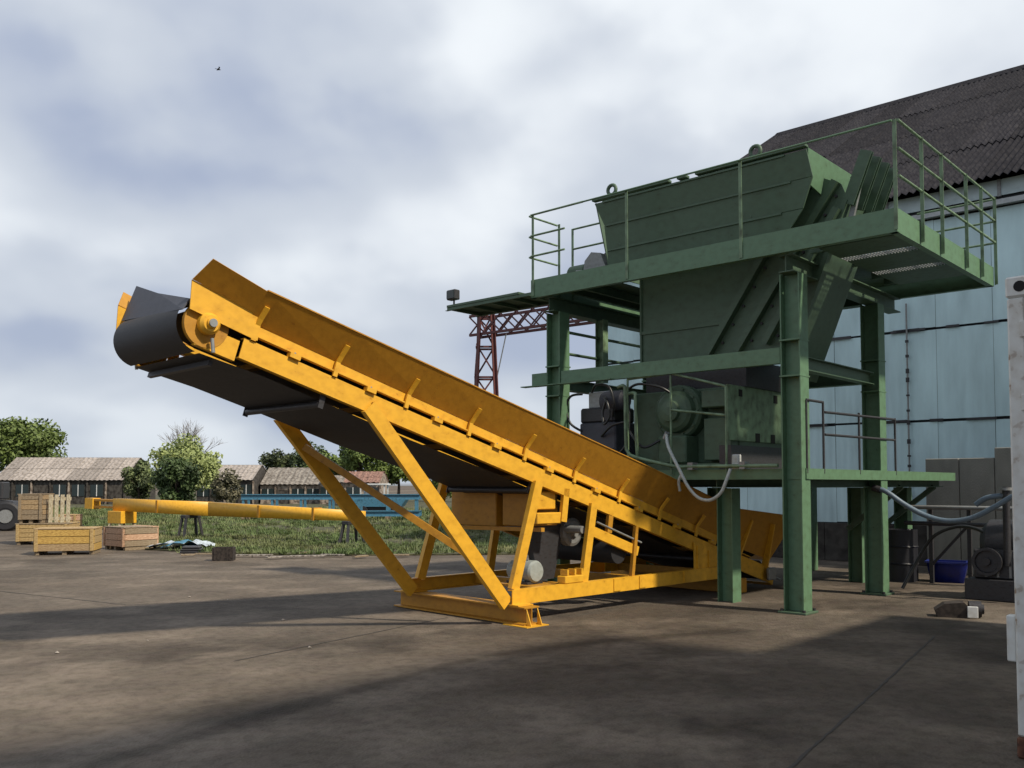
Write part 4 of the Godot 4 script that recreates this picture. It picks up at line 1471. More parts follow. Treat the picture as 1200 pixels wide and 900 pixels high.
# building out of view beside the camera, added to cast shade on the yard
func make_shade_building() -> void:
	var w = thing("added_shade_building", "unseen tall brick building added at right to shade the yard", "building", Vector3(8.21, 0, -5.27), TOWER_TURN)
	var st = mb()
	bx(st, Vector3(0, 0, 0), Vector3(12, 8.8, 7))
	build(st, "wall", M.brick_red, w)
	st = mb()
	bx(st, Vector3(-0.15, 8.8, -0.15), Vector3(12.15, 9.0, 7.15))
	build(st, "roof", M.roof_0, w)
	st = mb()
	bx(st, Vector3(-0.03, 0.0, 2.0), Vector3(0.0, 3.2, 5.0))
	build(st, "door", M.steel_grey, w)
	for z in [0.9, 5.6]:
		st = mb()
		bx(st, Vector3(-0.02, 5.0, z), Vector3(0.0, 6.4, z + 1.0))
		build(st, "window", M.dark_glass, w)

# ------------------------------------------------------------------ things to the right, behind the tower
func make_right_clutter() -> void:
	var st: SurfaceTool
	var p = thing("concrete_partition", "streaked pale concrete partition wall in front of blue hangar", "wall", TOWER_AT, TOWER_TURN)
	var a = 2.05
	while a > -2.0:
		st = mb()
		bx(st, V(a, 7.15, 0.0), V(a - 0.59, 7.35, 2.14 if a > 0.9 else 2.32), 0.012)
		build(st, "panel", M.concrete_wall, p)
		a -= 0.60
	var h = thing("sagging_hose", "thick blue-grey hose sagging from service deck towards the container", "hose", TOWER_AT, TOWER_TURN)
	st = mb()
	tube(st, arc([V(1.42, 2.9, 1.60), V(1.25, 2.9, 1.55), V(1.0, 2.95, 1.36), V(0.72, 3.0, 1.20), V(0.42, 3.0, 1.13), V(0.1, 3.0, 1.18), V(-0.2, 3.0, 1.34), V(-0.45, 3.0, 1.50), V(-0.62, 3.0, 1.56)], 6), 0.038, 10)
	build(st, "hose_run", M.hose_blue, h)
	st = mb()
	lathe(st, V(1.42, 2.9, 1.60), V(1, 0, 0.3), [Vector2(0.05, -0.1), Vector2(0.05, 0.02), Vector2(0.0, 0.02)], 12)
	build(st, "coupling", M.steel_dark, h)
	var h2 = thing("black_hose", "thinner black hose looping below the sagging blue-grey hose", "hose", TOWER_AT, TOWER_TURN)
	st = mb()
	tube(st, arc([V(1.28, 3.6, 0.05), V(1.1, 3.7, 0.45), V(0.85, 3.7, 0.85), V(0.5, 3.7, 1.02), V(0.15, 3.6, 0.98), V(-0.05, 3.5, 0.80)], 6), 0.026, 8)
	build(st, "hose_run", M.hose_black, h2)
	# pump unit
	var m = thing("pump_unit", "dark pump unit with upright pipes between blue tub and container", "pump", TOWER_AT, TOWER_TURN)
	st = mb()
	bx(st, V(0.30, 3.3, 0.0), V(-1.1, 4.6, 0.30), 0.01)
	build(st, "base_frame", M.steel_dark, m)
	st = mb()
	lathe(st, V(0.16, 3.8, 0.80), V(-1, 0, 0), [Vector2(0.0, 0.0), Vector2(0.22, 0.0), Vector2(0.34, 0.1), Vector2(0.34, 0.75), Vector2(0.25, 0.85), Vector2(0.0, 0.85)], 20)
	build(st, "pump_casing", M.steel_dark, m)
	st = mb()
	bx(st, V(0.20, 3.4, 0.302), V(-0.9, 4.2, 0.72), 0.02)
	build(st, "saddle", M.steel_dark, m)
	st = mb()
	lathe(st, V(0.0, 3.38, 0.55), V(0, -1, 0), [Vector2(0.0, 0.0), Vector2(0.2, 0.0), Vector2(0.2, 0.08), Vector2(0.16, 0.08), Vector2(0.15, 0.04), Vector2(0.05, 0.04), Vector2(0.05, 0.1), Vector2(0.0, 0.1)], 20)
	build(st, "flywheel", M.steel_dark, m)
	for i in 5:
		st = mb()
		bx(st, V(0.05 - i * 0.16, 3.385, 0.33), V(0.02 - i * 0.16, 3.40, 0.7))
		build(st, "cooling_rib", M.steel_grey, m)
	for q in [[-0.25, 3.4, 1.62], [-0.45, 3.6, 1.75], [-0.62, 3.2, 1.6]]:
		st = mb()
		tube(st, PackedVector3Array([V(q[0], q[1], 0.5), V(q[0], q[1], q[2])]), 0.05, 12)
		var pp = build(st, "riser_pipe", M.steel_dark, m)
		st = mb()
		lathe(st, V(q[0], q[1], q[2] - 0.05), Vector3.UP, [Vector2(0.05, 0.0), Vector2(0.09, 0.0), Vector2(0.09, 0.04), Vector2(0.0, 0.04)], 14)
		build(st, "flange", M.steel_grey, pp)
	st = mb()
	tube(st, arc([V(-0.25, 3.4, 1.5), V(0.0, 3.4, 1.46), V(0.15, 3.4, 1.36)], 5), 0.04, 10)
	build(st, "elbow", M.hose_blue, m)
	# pipe rack
	var r = thing("pipe_rack", "low dark pipe rack standing before the concrete partition", "rack", TOWER_AT, TOWER_TURN)
	for q in [[1.35, 5.2], [0.75, 5.2], [0.2, 5.2]]:
		st = mb()
		bar(st, V(q[0], q[1], 0.0), V(q[0], q[1], 1.30), 0.06, 0.06)
		build(st, "rack_post", M.steel_dark, r)
	for y in [1.0, 1.27]:
		st = mb()
		tube(st, PackedVector3Array([V(1.75, 5.12, y), V(0.0, 5.12, y)]), 0.035, 8)
		build(st, "rack_pipe", M.steel_dark if y < 1.2 else M.steel_grey, r)
	st = mb()
	bar(st, V(1.35, 5.2, 0.3), V(0.75, 5.2, 1.0), 0.04, 0.04)
	build(st, "rack_brace", M.steel_dark, r)
	# blue tub: tapered open box with rim
	var t = thing("blue_tub", "blue plastic tub on the ground behind the tower", "tub", TOWER_AT + Basis(Vector3.UP, deg_to_rad(TOWER_TURN)) * V(1.22, 5.6, 0), TOWER_TURN + 12.0)
	st = mb()
	var lo = [Vector3(-0.25, 0, 0.17), Vector3(0.25, 0, 0.17), Vector3(0.25, 0, -0.17), Vector3(-0.25, 0, -0.17)]
	var hi = [Vector3(-0.31, 0.34, 0.22), Vector3(0.31, 0.34, 0.22), Vector3(0.31, 0.34, -0.22), Vector3(-0.31, 0.34, -0.22)]
	for k in 4:
		var n = (k + 1) % 4
		quad(st, lo[k], lo[n], hi[n], hi[k], lo[k] + lo[n])
	quad(st, lo[0], lo[1], lo[2], lo[3], Vector3.DOWN)
	build(st, "tub_wall", M.blue_deep, t)
	st = mb()
	for k in 4:
		bar(st, hi[k], hi[(k + 1) % 4], 0.05, 0.03)
	build(st, "rim", M.blue_deep, t)
	# drum
	var d = thing("oil_drum", "dark oil drum under the rear of the service deck", "drum", TOWER_AT + Basis(Vector3.UP, deg_to_rad(TOWER_TURN)) * V(1.9, 5.3, 0))
	st = mb()
	lathe(st, Vector3.ZERO, Vector3.UP, [Vector2(0.0, 0.0), Vector2(0.285, 0.0), Vector2(0.285, 0.28), Vector2(0.3, 0.30), Vector2(0.285, 0.32), Vector2(0.285, 0.57), Vector2(0.3, 0.59), Vector2(0.285, 0.61), Vector2(0.285, 0.88), Vector2(0.27, 0.88), Vector2(0.27, 0.86), Vector2(0.0, 0.86)], 24)
	build(st, "shell", M.drum_dark, d)
	st = mb()
	lathe(st, Vector3(0.16, 0.86, 0), Vector3.UP, [Vector2(0.03, 0.0), Vector2(0.03, 0.02), Vector2(0.0, 0.02)], 10)
	build(st, "bung", M.steel_grey, d)
	# scrap gear block lying on the yard
	var s = thing("scrap_gearbox", "dark scrap gearbox with one white end lying on the yard", "gearbox", TOWER_AT + Basis(Vector3.UP, deg_to_rad(TOWER_TURN)) * V(-0.22, 1.35, 0), -20.0)
	st = mb()
	plate(st, [Vector3(-0.28, 0.0, 0.12), Vector3(-0.31, 0.09, 0.12), Vector3(-0.2, 0.17, 0.12), Vector3(0.02, 0.19, 0.12), Vector3(0.08, 0.13, 0.12), Vector3(0.08, 0.0, 0.12)], Vector3(0, 0, -0.24))
	build(st, "housing", M.debris_dark, s)
	st = mb()
	lathe(st, Vector3(0.08, 0.105, 0.0), Vector3(1, 0, 0.0), [Vector2(0.0, 0.0), Vector2(0.1, 0.0), Vector2(0.1, 0.14), Vector2(0.06, 0.14), Vector2(0.06, 0.17), Vector2(0.0, 0.17)], 16)
	build(st, "end_cover", M.steel_dark, s)
	st = mb()
	bx(st, Vector3(0.05, 0.01, 0.122), Vector3(0.17, 0.15, 0.15), 0.006)
	build(st, "white_plate", M.white_paint, s)
	# loose stones on the concrete
	for i in 12:
		var x = rng.randf_range(-6.0, 4.5)
		var z = rng.randf_range(-21.0, -5.0)
		var sz = rng.randf_range(0.012, 0.035)
		st = mb()
		pebble(st, sz)
		var o = build(st, "stone_chip", M.debris_pale, self)
		o.position = Vector3(x, sz * 0.35, z)
		tag(o, "pale stone chip lying loose on the yard", "stone", "loose stone chips on the yard")

func pebble(st: SurfaceTool, r: float) -> void:
	var pts = []
	for k in 6:
		var q = TAU * k / 6.0
		pts.append(Vector3(cos(q) * rng.randf_range(0.8, 1.2), rng.randf_range(-0.2, 0.2), sin(q) * rng.randf_range(0.7, 1.1)) * r)
	var top = Vector3(rng.randf_range(-0.2, 0.2), 0.7, 0) * r
	var bot = Vector3(0, -0.45, 0) * r
	st.set_smooth_group(FLAT)
	for k in 6:
		tri(st, pts[k], pts[(k + 1) % 6], top, Vector3.UP + pts[k])
		tri(st, pts[k], pts[(k + 1) % 6], bot, Vector3.DOWN)

# ------------------------------------------------------------------ trees
func crown_mesh(lobes: Array, per_lobe: int, leaf_size: float, base: Vector3, tip: Vector3) -> ArrayMesh:
	var v = PackedVector3Array()
	var n = PackedVector3Array()
	var c = PackedColorArray()
	for l in lobes:
		var o: Vector3 = l[0]
		var r: Vector3 = l[1]
		var tone = rng.randf()
		for i in per_lobe:
			var d = Vector3(rng.randfn(), rng.randfn(), rng.randfn()).normalized()
			var q = o + d * r * pow(rng.randf(), 0.4)
			var nn = (d + Vector3(rng.randfn(), rng.randfn() + 0.5, rng.randfn()) * 0.8).normalized()
			var u = nn.cross(Vector3(rng.randfn(), rng.randfn(), rng.randfn())).normalized() * leaf_size * rng.randf_range(0.6, 1.3)
			var w = nn.cross(u.normalized()) * leaf_size * rng.randf_range(0.35, 0.7)
			var col = base.lerp(tip, clampf(tone * 0.6 + rng.randf() * 0.55, 0, 1)) * rng.randf_range(0.75, 1.25)
			for p in [q - u, q + w, q + u, q - u, q + u, q - w]:
				v.append(p); n.append(nn); c.append(Color(col.x, col.y, col.z))
	var arr = []
	arr.resize(Mesh.ARRAY_MAX)
	arr[Mesh.ARRAY_VERTEX] = v
	arr[Mesh.ARRAY_NORMAL] = n
	arr[Mesh.ARRAY_COLOR] = c
	var am = ArrayMesh.new()
	am.add_surface_from_arrays(Mesh.PRIMITIVE_TRIANGLES, arr)
	return am

func tree(called: String, label: String, category: String, at: Vector3, height: float, radius: Vector3, low: float, lobes_n: int, per: int, leaf: float, base: Vector3, tip: Vector3, group := "") -> void:
	var t = thing(called, label, category, at, rng.randf() * 360.0, group)
	var st = mb()
	var mid = height - radius.y
	tube(st, PackedVector3Array([Vector3.ZERO, Vector3(0.08, mid * 0.4, 0.05), Vector3(-0.05, mid, 0.0), Vector3(0.0, height * 0.8, 0.05)]), height * 0.028, 8, height * 0.006)
	var lobes = []
	for i in lobes_n:
		var d = Vector3(rng.randfn(), rng.randfn(), rng.randfn()).normalized()
		var p = Vector3(0, mid, 0) + d * radius * rng.randf_range(0.35, 0.78)
		p.y = maxf(p.y, low)
		lobes.append([p, radius * rng.randf_range(0.24, 0.42)])
		if i % 3 == 0:
			tube(st, PackedVector3Array([Vector3(0, mid * rng.randf_range(0.45, 0.9), 0), Vector3(p.x * 0.5, (p.y + mid * 0.6) * 0.5, p.z * 0.5), p]), height * 0.012, 5, height * 0.003)
	build(st, "trunk", M.bark, t)
	place(crown_mesh(lobes, per, leaf, base, tip), "crown", M.leaf, t)

func twigs(st: SurfaceTool, p: Vector3, d: Vector3, len: float, r: float, depth: int) -> void:
	var q = p + d * len
	tube(st, PackedVector3Array([p, (p + q) / 2 + Vector3(rng.randfn(), 0, rng.randfn()) * len * 0.04, q]), r, 4, r * 0.65)
	if depth == 0: return
	for i in (3 if depth > 1 else 4):
		var nd = (d + Vector3(rng.randfn(), rng.randfn() * 0.3 + 0.15, rng.randfn()) * 0.42).normalized()
		twigs(st, p.lerp(q, rng.randf_range(0.6, 1.0)), nd, len * rng.randf_range(0.6, 0.8), r * 0.6, depth - 1)

# ------------------------------------------------------------------ crates
func crate(called: String, label: String, at: Vector3, turn: float, size: Vector3, boards: int, mats: Array, lid := true, group := "wooden crates at the yard edge") -> Node3D:
	var c = thing(called, label, "crate", at, turn, group)
	var st: SurfaceTool
	var w = size.x
	var h = size.y
	var d = size.z
	var foot = 0.09
	for x in [-w / 2 + 0.06, 0.0, w / 2 - 0.06]:
		st = mb()
		bx(st, Vector3(x - 0.05, 0, -d / 2 + 0.03), Vector3(x + 0.05, foot, d / 2 - 0.03), 0.005)
		build(st, "skid", M.plank_4, c)
	var bh = (h - foot) / boards
	for i in boards:
		var y0 = foot + i * bh
		for s in [-1.0, 1.0]:
			st = mb()
			bx(st, Vector3(-w / 2, y0 + 0.006, s * d / 2 - 0.012), Vector3(w / 2, y0 + bh - 0.006, s * d / 2 + 0.012), 0.004)
			build(st, "board", M["plank_%d" % mats[rng.randi() % mats.size()]], c)
			st = mb()
			bx(st, Vector3(s * w / 2 - 0.012, y0 + 0.006, -d / 2 + 0.014), Vector3(s * w / 2 + 0.012, y0 + bh - 0.006, d / 2 - 0.014), 0.004)
			build(st, "board", M["plank_%d" % mats[rng.randi() % mats.size()]], c)
	for s in [-1.0, 1.0]:
		for e in [-1.0, 1.0]:
			st = mb()
			bx(st, Vector3(s * (w / 2 - 0.09), foot, e * (d / 2 + 0.026) - 0.012), Vector3(s * (w / 2 - 0.01), h, e * (d / 2 + 0.026) + 0.012), 0.004)
			build(st, "batten", M["plank_%d" % mats[0]], c)
	if lid:
		var n = 5
		for i in n:
			st = mb()
			var z0 = -d / 2 - 0.03 + (d + 0.06) * i / n
			bx(st, Vector3(-w / 2 - 0.02, h + 0.002, z0 + 0.006), Vector3(w / 2 + 0.02, h + 0.026, z0 + (d + 0.06) / n - 0.006), 0.004)
			build(st, "lid_board", M["plank_%d" % mats[rng.randi() % mats.size()]], c)
	return c

# ------------------------------------------------------------------ background
func shed(label: String, at: Vector3, turn: float, w: float, d: float, eave: float, ridge: float, roof: Array, wall: Material, bays: int, group := "") -> void:
	var s = thing("shed", label, "shed", at, turn, group)
	var st = mb()
	plate(st, [Vector3(-w / 2, 0, 0), Vector3(-w / 2, eave, 0), Vector3(-w / 2, ridge, -d / 2), Vector3(-w / 2, eave, -d), Vector3(-w / 2, 0, -d)], Vector3(w, 0, 0))
	build(st, "wall", wall, s)
	var up = Vector3(0, ridge - eave, -d / 2)
	var n = int(w / 1.1)
	var rows = 2
	var step = up.length() / rows
	var sheet = corrugated(w / n - 0.01, step + 0.1, 3, 0.03, up.normalized(), Vector3.RIGHT)
	var lift = Vector3.RIGHT.cross(up.normalized())
	for r in rows:
		for i in n:
			var o = place(sheet, "roof_sheet", roof[rng.randi() % roof.size()], s)
			o.position = Vector3(-w / 2 + w * i / n, eave, 0.15) + up.normalized() * (step * r - 0.05) + lift * (0.1 + 0.02 * r + rng.randf_range(0, 0.02))
	st = mb()
	plate(st, [Vector3(-w / 2, ridge + 0.1, -d / 2), Vector3(w / 2, ridge + 0.1, -d / 2), Vector3(w / 2, eave + 0.1, -d - 0.2), Vector3(-w / 2, eave + 0.1, -d - 0.2)], Vector3(0, 0.06, 0))
	build(st, "rear_roof", roof[0], s)
	for i in bays:
		var x = -w / 2 + w * (i + 0.5) / bays
		var kind = rng.randi() % 3
		st = mb()
		if kind == 0:
			bx(st, Vector3(x - 0.55, 0.0, 0.01), Vector3(x + 0.55, eave - 0.35, 0.05))
			build(st, "door", M.shed_wall, s)
		else:
			bx(st, Vector3(x - 0.5, 0.7, 0.01), Vector3(x + 0.5, eave - 0.3, 0.03))
			var wn = build(st, "window", M.dark_glass, s)
			st = mb()
			bx(st, Vector3(x - 0.03, 0.7, 0.03), Vector3(x + 0.03, eave - 0.3, 0.06))
			build(st, "glazing_bar", M.white_paint, wn)
		st = mb()
		bx(st, Vector3(x + w / bays / 2 - 0.06, 0, 0.01), Vector3(x + w / bays / 2 + 0.06, eave, 0.12))
		build(st, "pier", M.shed_pale if i % 2 else wall, s)

func make_background() -> void:
	var st: SurfaceTool
	# sheds
	var old = [M.old_sheet_0, M.old_sheet_1, M.old_sheet_2]
	shed("long low shed with mottled pinkish-grey roof below the left tree", Vector3(-37.2, 0, -75), 4.0, 10.4, 8.0, 1.95, 3.85, old, M.shed_wall, 7, "low sheds behind the yard")
	shed("short shed with mottled pale roof right of the dark shrub", Vector3(-23.6, 0, -75), 3.0, 4.6, 7.0, 1.95, 3.2, old, M.shed_wall, 4, "low sheds behind the yard")
	shed("grey roofed shed half hidden behind a bare thicket", Vector3(-18.7, 0, -77), 3.0, 5.0, 7.0, 1.6, 3.0, [M.old_grey], M.shed_pale, 4, "low sheds behind the yard")
	shed("small hut with pale pink wall and grey roof by the trees", Vector3(-14.9, 0, -76), 0.0, 2.2, 4.0, 1.75, 2.3, [M.old_grey], M.shed_pale, 2, "low sheds behind the yard")
	shed("hut with reddish tiled roof framed by the conveyor legs", Vector3(-11.5, 0, -70), 0.0, 2.8, 4.5, 1.75, 2.55, [M.tile_pink], M.shed_pale, 2, "low sheds behind the yard")
	# trees
	var lo = Vector3(0.045, 0.072, 0.016)
	var hi = Vector3(0.13, 0.18, 0.04)
	tree("broadleaf_tree", "large leafy green tree rising above the long shed at left", "tree", Vector3(-47.0, 0, -86), 8.7, Vector3(4.6, 3.6, 4.6), 1.5, 40, 330, 0.20, lo, hi)
	tree("pale_willow", "pale yellow-green willow behind the dark rounded shrub", "tree", Vector3(-22.3, 0, -62), 5.2, Vector3(4.5, 2.4, 2.8), 0.6, 36, 300, 0.14, Vector3(0.17, 0.21, 0.06), Vector3(0.30, 0.35, 0.14))
	tree("dark_shrub", "dark green rounded shrub in front of the pale willow", "shrub", Vector3(-20.6, 0, -56), 3.6, Vector3(1.55, 1.8, 1.5), 0.5, 24, 330, 0.12, Vector3(0.02, 0.038, 0.01), Vector3(0.055, 0.09, 0.025))
	tree("grey_green_bush", "small grey-green bush beside the end of the long shed", "bush", Vector3(-27.0, 0, -66), 3.6, Vector3(1.7, 1.8, 1.4), 0.4, 18, 240, 0.13, Vector3(0.07, 0.10, 0.03), Vector3(0.15, 0.18, 0.08))
	tree("round_tree", "dark round tree above the grey roofed shed, left one of two", "tree", Vector3(-25.2, 0, -98), 6.1, Vector3(2.2, 2.3, 2.2), 2.0, 22, 240, 0.18, Vector3(0.03, 0.045, 0.02), Vector3(0.07, 0.09, 0.03))
	tree("round_tree", "dark round tree above the grey roofed shed, right one of two", "tree", Vector3(-21.2, 0, -97), 6.2, Vector3(2.6, 2.6, 2.2), 2.0, 22, 240, 0.18, Vector3(0.03, 0.05, 0.018), Vector3(0.07, 0.10, 0.03))
	for k in 4:
		tree("leafy_tree", ["fresh green tree just right of the far raking leg", "tall fresh green tree seen between the raking legs", "fresh green tree behind the reddish tiled hut", "low green tree farthest right beneath the conveyor"][k], "tree", Vector3([-17.2, -13.6, -10.6, -7.0][k], 0, -[84, 82, 85, 88][k]), [5.4, 6.5, 6.0, 4.6][k], Vector3(2.6, 2.5, 2.3), 1.2, 24, 260, 0.17, Vector3(0.065, 0.10, 0.022), Vector3(0.16, 0.22, 0.05), "fresh green trees seen under the conveyor")
	tree("thicket", "brownish bare-looking thicket before the grey roofed shed", "bush", Vector3(-18.6, 0, -60), 2.7, Vector3(1.6, 1.3, 1.2), 0.4, 14, 120, 0.13, Vector3(0.07, 0.07, 0.04), Vector3(0.14, 0.13, 0.08))
	var b = thing("bare_tree", "leafless grey tree rising behind the pale willow", "tree", Vector3(-23.6, 0, -67))
	st = mb()
	tube(st, PackedVector3Array([Vector3.ZERO, Vector3(0.05, 1.4, 0), Vector3(0, 2.6, 0)]), 0.12, 7, 0.08)
	build(st, "trunk", M.twig, b)
	st = mb()
	for k in 9:
		twigs(st, Vector3(0, 2.2 + k * 0.06, 0), Vector3(rng.randfn() * 0.3, 1.0, rng.randfn() * 0.3).normalized(), 1.75, 0.035, 3)
	build(st, "crown", M.twig, b)
	# yellow boom on trestles
	var bm = thing("crane_boom", "long yellow steel boom lying level on trestles in the grass", "boom", Vector3.ZERO)
	var p0 = Vector3(-14.3, 1.02, -31.0)
	var p1 = Vector3(-4.1, 0.79, -25.0)
	var ax = (p1 - p0).normalized()
	var sd = ax.cross(Vector3.UP).normalized()
	st = mb()
	for k in 2:
		var q0 = p0.lerp(p1, [0.115, 0.50][k])
		var q1 = p0.lerp(p1, [0.499, 1.0][k])
		var h0: float = [0.40, 0.42][k]
		var h1: float = [0.42, 0.27][k]
		for e in [1.0, -1.0]:
			quad(st, q0 + sd * 0.15 * e + Vector3.UP * h0 / 2, q0 + sd * 0.15 * e - Vector3.UP * h0 / 2, q1 + sd * 0.15 * e - Vector3.UP * h1 / 2, q1 + sd * 0.15 * e + Vector3.UP * h1 / 2, sd * e)
			quad(st, q0 + sd * 0.15 + Vector3.UP * h0 / 2 * e, q0 - sd * 0.15 + Vector3.UP * h0 / 2 * e, q1 - sd * 0.15 + Vector3.UP * h1 / 2 * e, q1 + sd * 0.15 + Vector3.UP * h1 / 2 * e, Vector3.UP * e)
			var qe: Vector3 = q0 if e > 0 else q1
			var he: float = h0 if e > 0 else h1
			quad(st, qe + sd * 0.15 + Vector3.UP * he / 2, qe - sd * 0.15 + Vector3.UP * he / 2, qe - sd * 0.15 - Vector3.UP * he / 2, qe + sd * 0.15 - Vector3.UP * he / 2, -ax * e)
	build(st, "box_section", M.yellow, bm)
	for y in [-0.10, 0.12]:
		st = mb()
		bar(st, p0.lerp(p1, 0.02) + Vector3.UP * y, p0.lerp(p1, 0.12) + Vector3.UP * y, 0.22, 0.07)
		build(st, "neck_bar", M.yellow_shaded_dirty, bm)
	st = mb()
	bar(st, p0 - ax * 0.12, p0.lerp(p1, 0.025), 0.3, 0.36)
	build(st, "end_lug", M.yellow, bm)
	for f in [0.3, 0.68, 0.86]:
		st = mb()
		var q = p0.lerp(p1, f)
		bar(st, q - ax * 0.04, q + ax * 0.04, 0.34, 0.40 if f < 0.5 else 0.36)
		build(st, "collar", M.yellow_shaded_dirty, bm)
	for f in [0.14, 0.42, 0.97]:
		var q = p0.lerp(p1, f)
		var under: float = q.y - ([0.205, 0.215, 0.14][[0.14, 0.42, 0.97].find(f)])
		var tr = thing("trestle", ["pale yellow trestle under the left part of the boom", "dark thin trestle under the middle of the boom", "low dark trestle under the right tip of the boom"][[0.14, 0.42, 0.97].find(f)], "trestle", Vector3(q.x, 0, q.z), rad_to_deg(atan2(-ax.z, ax.x)), "trestles under the boom")
		var tm: Material = M.plank_white if f < 0.2 else M.steel_dark
		var top_h = 0.40 if f < 0.2 else 0.10
		var half = 0.34 if f < 0.2 else 0.12
		st = mb()
		bx(st, Vector3(-half, under - top_h, -0.3), Vector3(half, under, 0.3), 0.01)
		build(st, "trestle_head", M.yellow if f < 0.2 else tm, tr)
		for x in [-1.0, 1.0]:
			for z in [-1.0, 1.0]:
				st = mb()
				bar(st, Vector3(x * half * 0.7, under - top_h, z * 0.25), Vector3(x * (half + 0.02), 0.0, z * 0.36), 0.07, 0.07)
				build(st, "leg", tm, tr)
	# blue girder stack
	var bg = thing("blue_girder_frame", "long blue steel girder frame lying behind the yellow boom", "girder", Vector3(-8.3, 0, -42), 2.0)
	for y in [0.22, 0.98]:
		for z in [-0.5, 0.5]:
			st = mb()
			sweep(st, Vector3(-4.0, y + 0.11, z), Vector3(4.1, y + 0.11, z), Vector3.UP, isec(0.24, 0.15, 0.02, 0.015))
			build(st, "girder", M.blue, bg)
	for i in 7:
		for z in [-0.5, 0.5]:
			st = mb()
			bar(st, Vector3(-3.9 + i * 1.3, 0.46, z), Vector3(-3.9 + i * 1.3, 0.97, z), 0.1, 0.1)
			build(st, "upright", M.blue, bg)
		st = mb()
		bar(st, Vector3(-3.9 + i * 1.3, 0.0, -0.6), Vector3(-3.9 + i * 1.3, 0.0, 0.6) + Vector3(0, 0.001, 0), 0.16, 0.42)
		build(st, "sleeper", M.plank_4, bg)
	# blue machine with white canopy
	var cn = thing("canopied_machine", "teal machine with white canopy roof behind the blue girders", "machine", Vector3(-6.6, 0, -46), -4.0)
	st = mb()
	plate(st, [Vector3(-1.3, 0.55, 0.5), Vector3(-1.35, 1.05, 0.5), Vector3(0.9, 1.0, 0.5), Vector3(1.35, 0.92, 0.5), Vector3(1.1, 0.55, 0.5)], Vector3(0, 0, -1.0))
	build(st, "body", M.blue, cn)
	for x in [-0.95, 0.25]:
		for z in [-0.42, 0.42]:
			st = mb()
			bar(st, Vector3(x, 1.0, z), Vector3(x, 1.62, z), 0.06, 0.06)
			build(st, "canopy_post", M.white_paint, cn)
	st = mb()
	bx(st, Vector3(-1.05, 1.62, -0.5), Vector3(0.4, 1.70, 0.5), 0.02)
	build(st, "canopy", M.white_paint, cn)
	st = mb()
	bx(st, Vector3(-0.75, 1.02, -0.25), Vector3(-0.45, 1.45, 0.25), 0.03)
	build(st, "seat", M.white_paint, cn)
	for x in [-0.85, 0.8]:
		for z in [-0.5, 0.5]:
			st = mb()
			lathe(st, Vector3(x, 0.30, z - 0.1), Vector3(0, 0, 1), [Vector2(0.0, 0.0), Vector2(0.3, 0.0), Vector2(0.3, 0.2), Vector2(0.0, 0.2)], 18)
			build(st, "wheel", M.rubber, cn)
	st = mb()
	bx(st, Vector3(-1.1, 0.32, -0.36), Vector3(1.0, 0.548, 0.36))
	build(st, "chassis", M.steel_dark, cn)
	# loader at the far left edge
	var ld = thing("dark_loader", "dark machine with black tyre cut off by the left edge", "loader", Vector3(-18.9, 0, -33.0), 12.0)
	for x in [-0.9, 0.75]:
		for z in [-0.55, 0.55]:
			st = mb()
			lathe(st, Vector3(x, 0.52, z - 0.15), Vector3(0, 0, 1), [Vector2(0.0, 0.02), Vector2(0.3, 0.02), Vector2(0.3, 0.0), Vector2(0.46, 0.0), Vector2(0.52, 0.06), Vector2(0.52, 0.24), Vector2(0.46, 0.3), Vector2(0.3, 0.3), Vector2(0.3, 0.28), Vector2(0.0, 0.28)], 22)
			var wh = build(st, "wheel", M.rubber, ld)
			st = mb()
			lathe(st, Vector3(x, 0.52, z - 0.16), Vector3(0, 0, 1), [Vector2(0.0, 0.0), Vector2(0.24, 0.0), Vector2(0.24, 0.32), Vector2(0.0, 0.32)], 18)
			build(st, "rim", M.steel_grey, wh)
	st = mb()
	plate(st, [Vector3(-1.2, 0.5, 0.4), Vector3(-1.25, 1.0, 0.4), Vector3(-0.4, 1.15, 0.4), Vector3(0.9, 1.05, 0.4), Vector3(1.1, 0.5, 0.4)], Vector3(0, 0, -0.8))
	build(st, "body", M.steel_dark, ld)
	st = mb()
	bx(st, Vector3(-0.35, 1.13, -0.38), Vector3(0.55, 1.75, 0.38), 0.03)
	var cab = build(st, "cab", M.steel_dark, ld)
	st = mb()
	bx(st, Vector3(-0.28, 1.25, 0.381), Vector3(0.48, 1.66, 0.39))
	build(st, "window", M.dark_glass, cab)
	# crates
	crate("wooden_crate", "wide yellowish wooden crate nearest to the camera", Vector3(-10.62, 0, -21.9), 14.0, Vector3(1.30, 0.60, 0.9), 3, [0, 1, 0, 2])
	crate("wooden_crate", "pinkish wooden crate right of the wide yellowish crate", Vector3(-9.80, 0, -23.5), -38.0, Vector3(1.0, 0.56, 0.9), 3, [3, 3, 4])
	crate("wooden_crate", "pale low crate carrying the upper crate at far left", Vector3(-13.0, 0, -25.6), 8.0, Vector3(1.35, 0.56, 0.9), 4, [0, 4, 0])
	crate("wooden_crate", "grey-brown boarded crate standing on the pale low crate", Vector3(-13.35, 0.59, -25.6), 8.0, Vector3(0.64, 0.78, 0.8), 5, [4, 2, 4])
	# slatted white pallets standing on edge beside the upper crate
	var pa = thing("white_pallet", "whitish slatted pallet standing on edge on the low crate", "pallet", Vector3(-12.62, 0.592, -25.45), 8.0)
	for k in 4:
		st = mb()
		bx(st, Vector3(-0.28 + k * 0.155, 0.0, -0.012), Vector3(-0.28 + k * 0.155 + 0.10, 0.78, 0.012), 0.004)
		build(st, "slat", M.plank_white, pa)
	for y in [0.06, 0.62]:
		st = mb()
		bx(st, Vector3(-0.28, y, -0.10), Vector3(0.285, y + 0.09, -0.013), 0.004)
		build(st, "bearer", M.plank_white, pa)
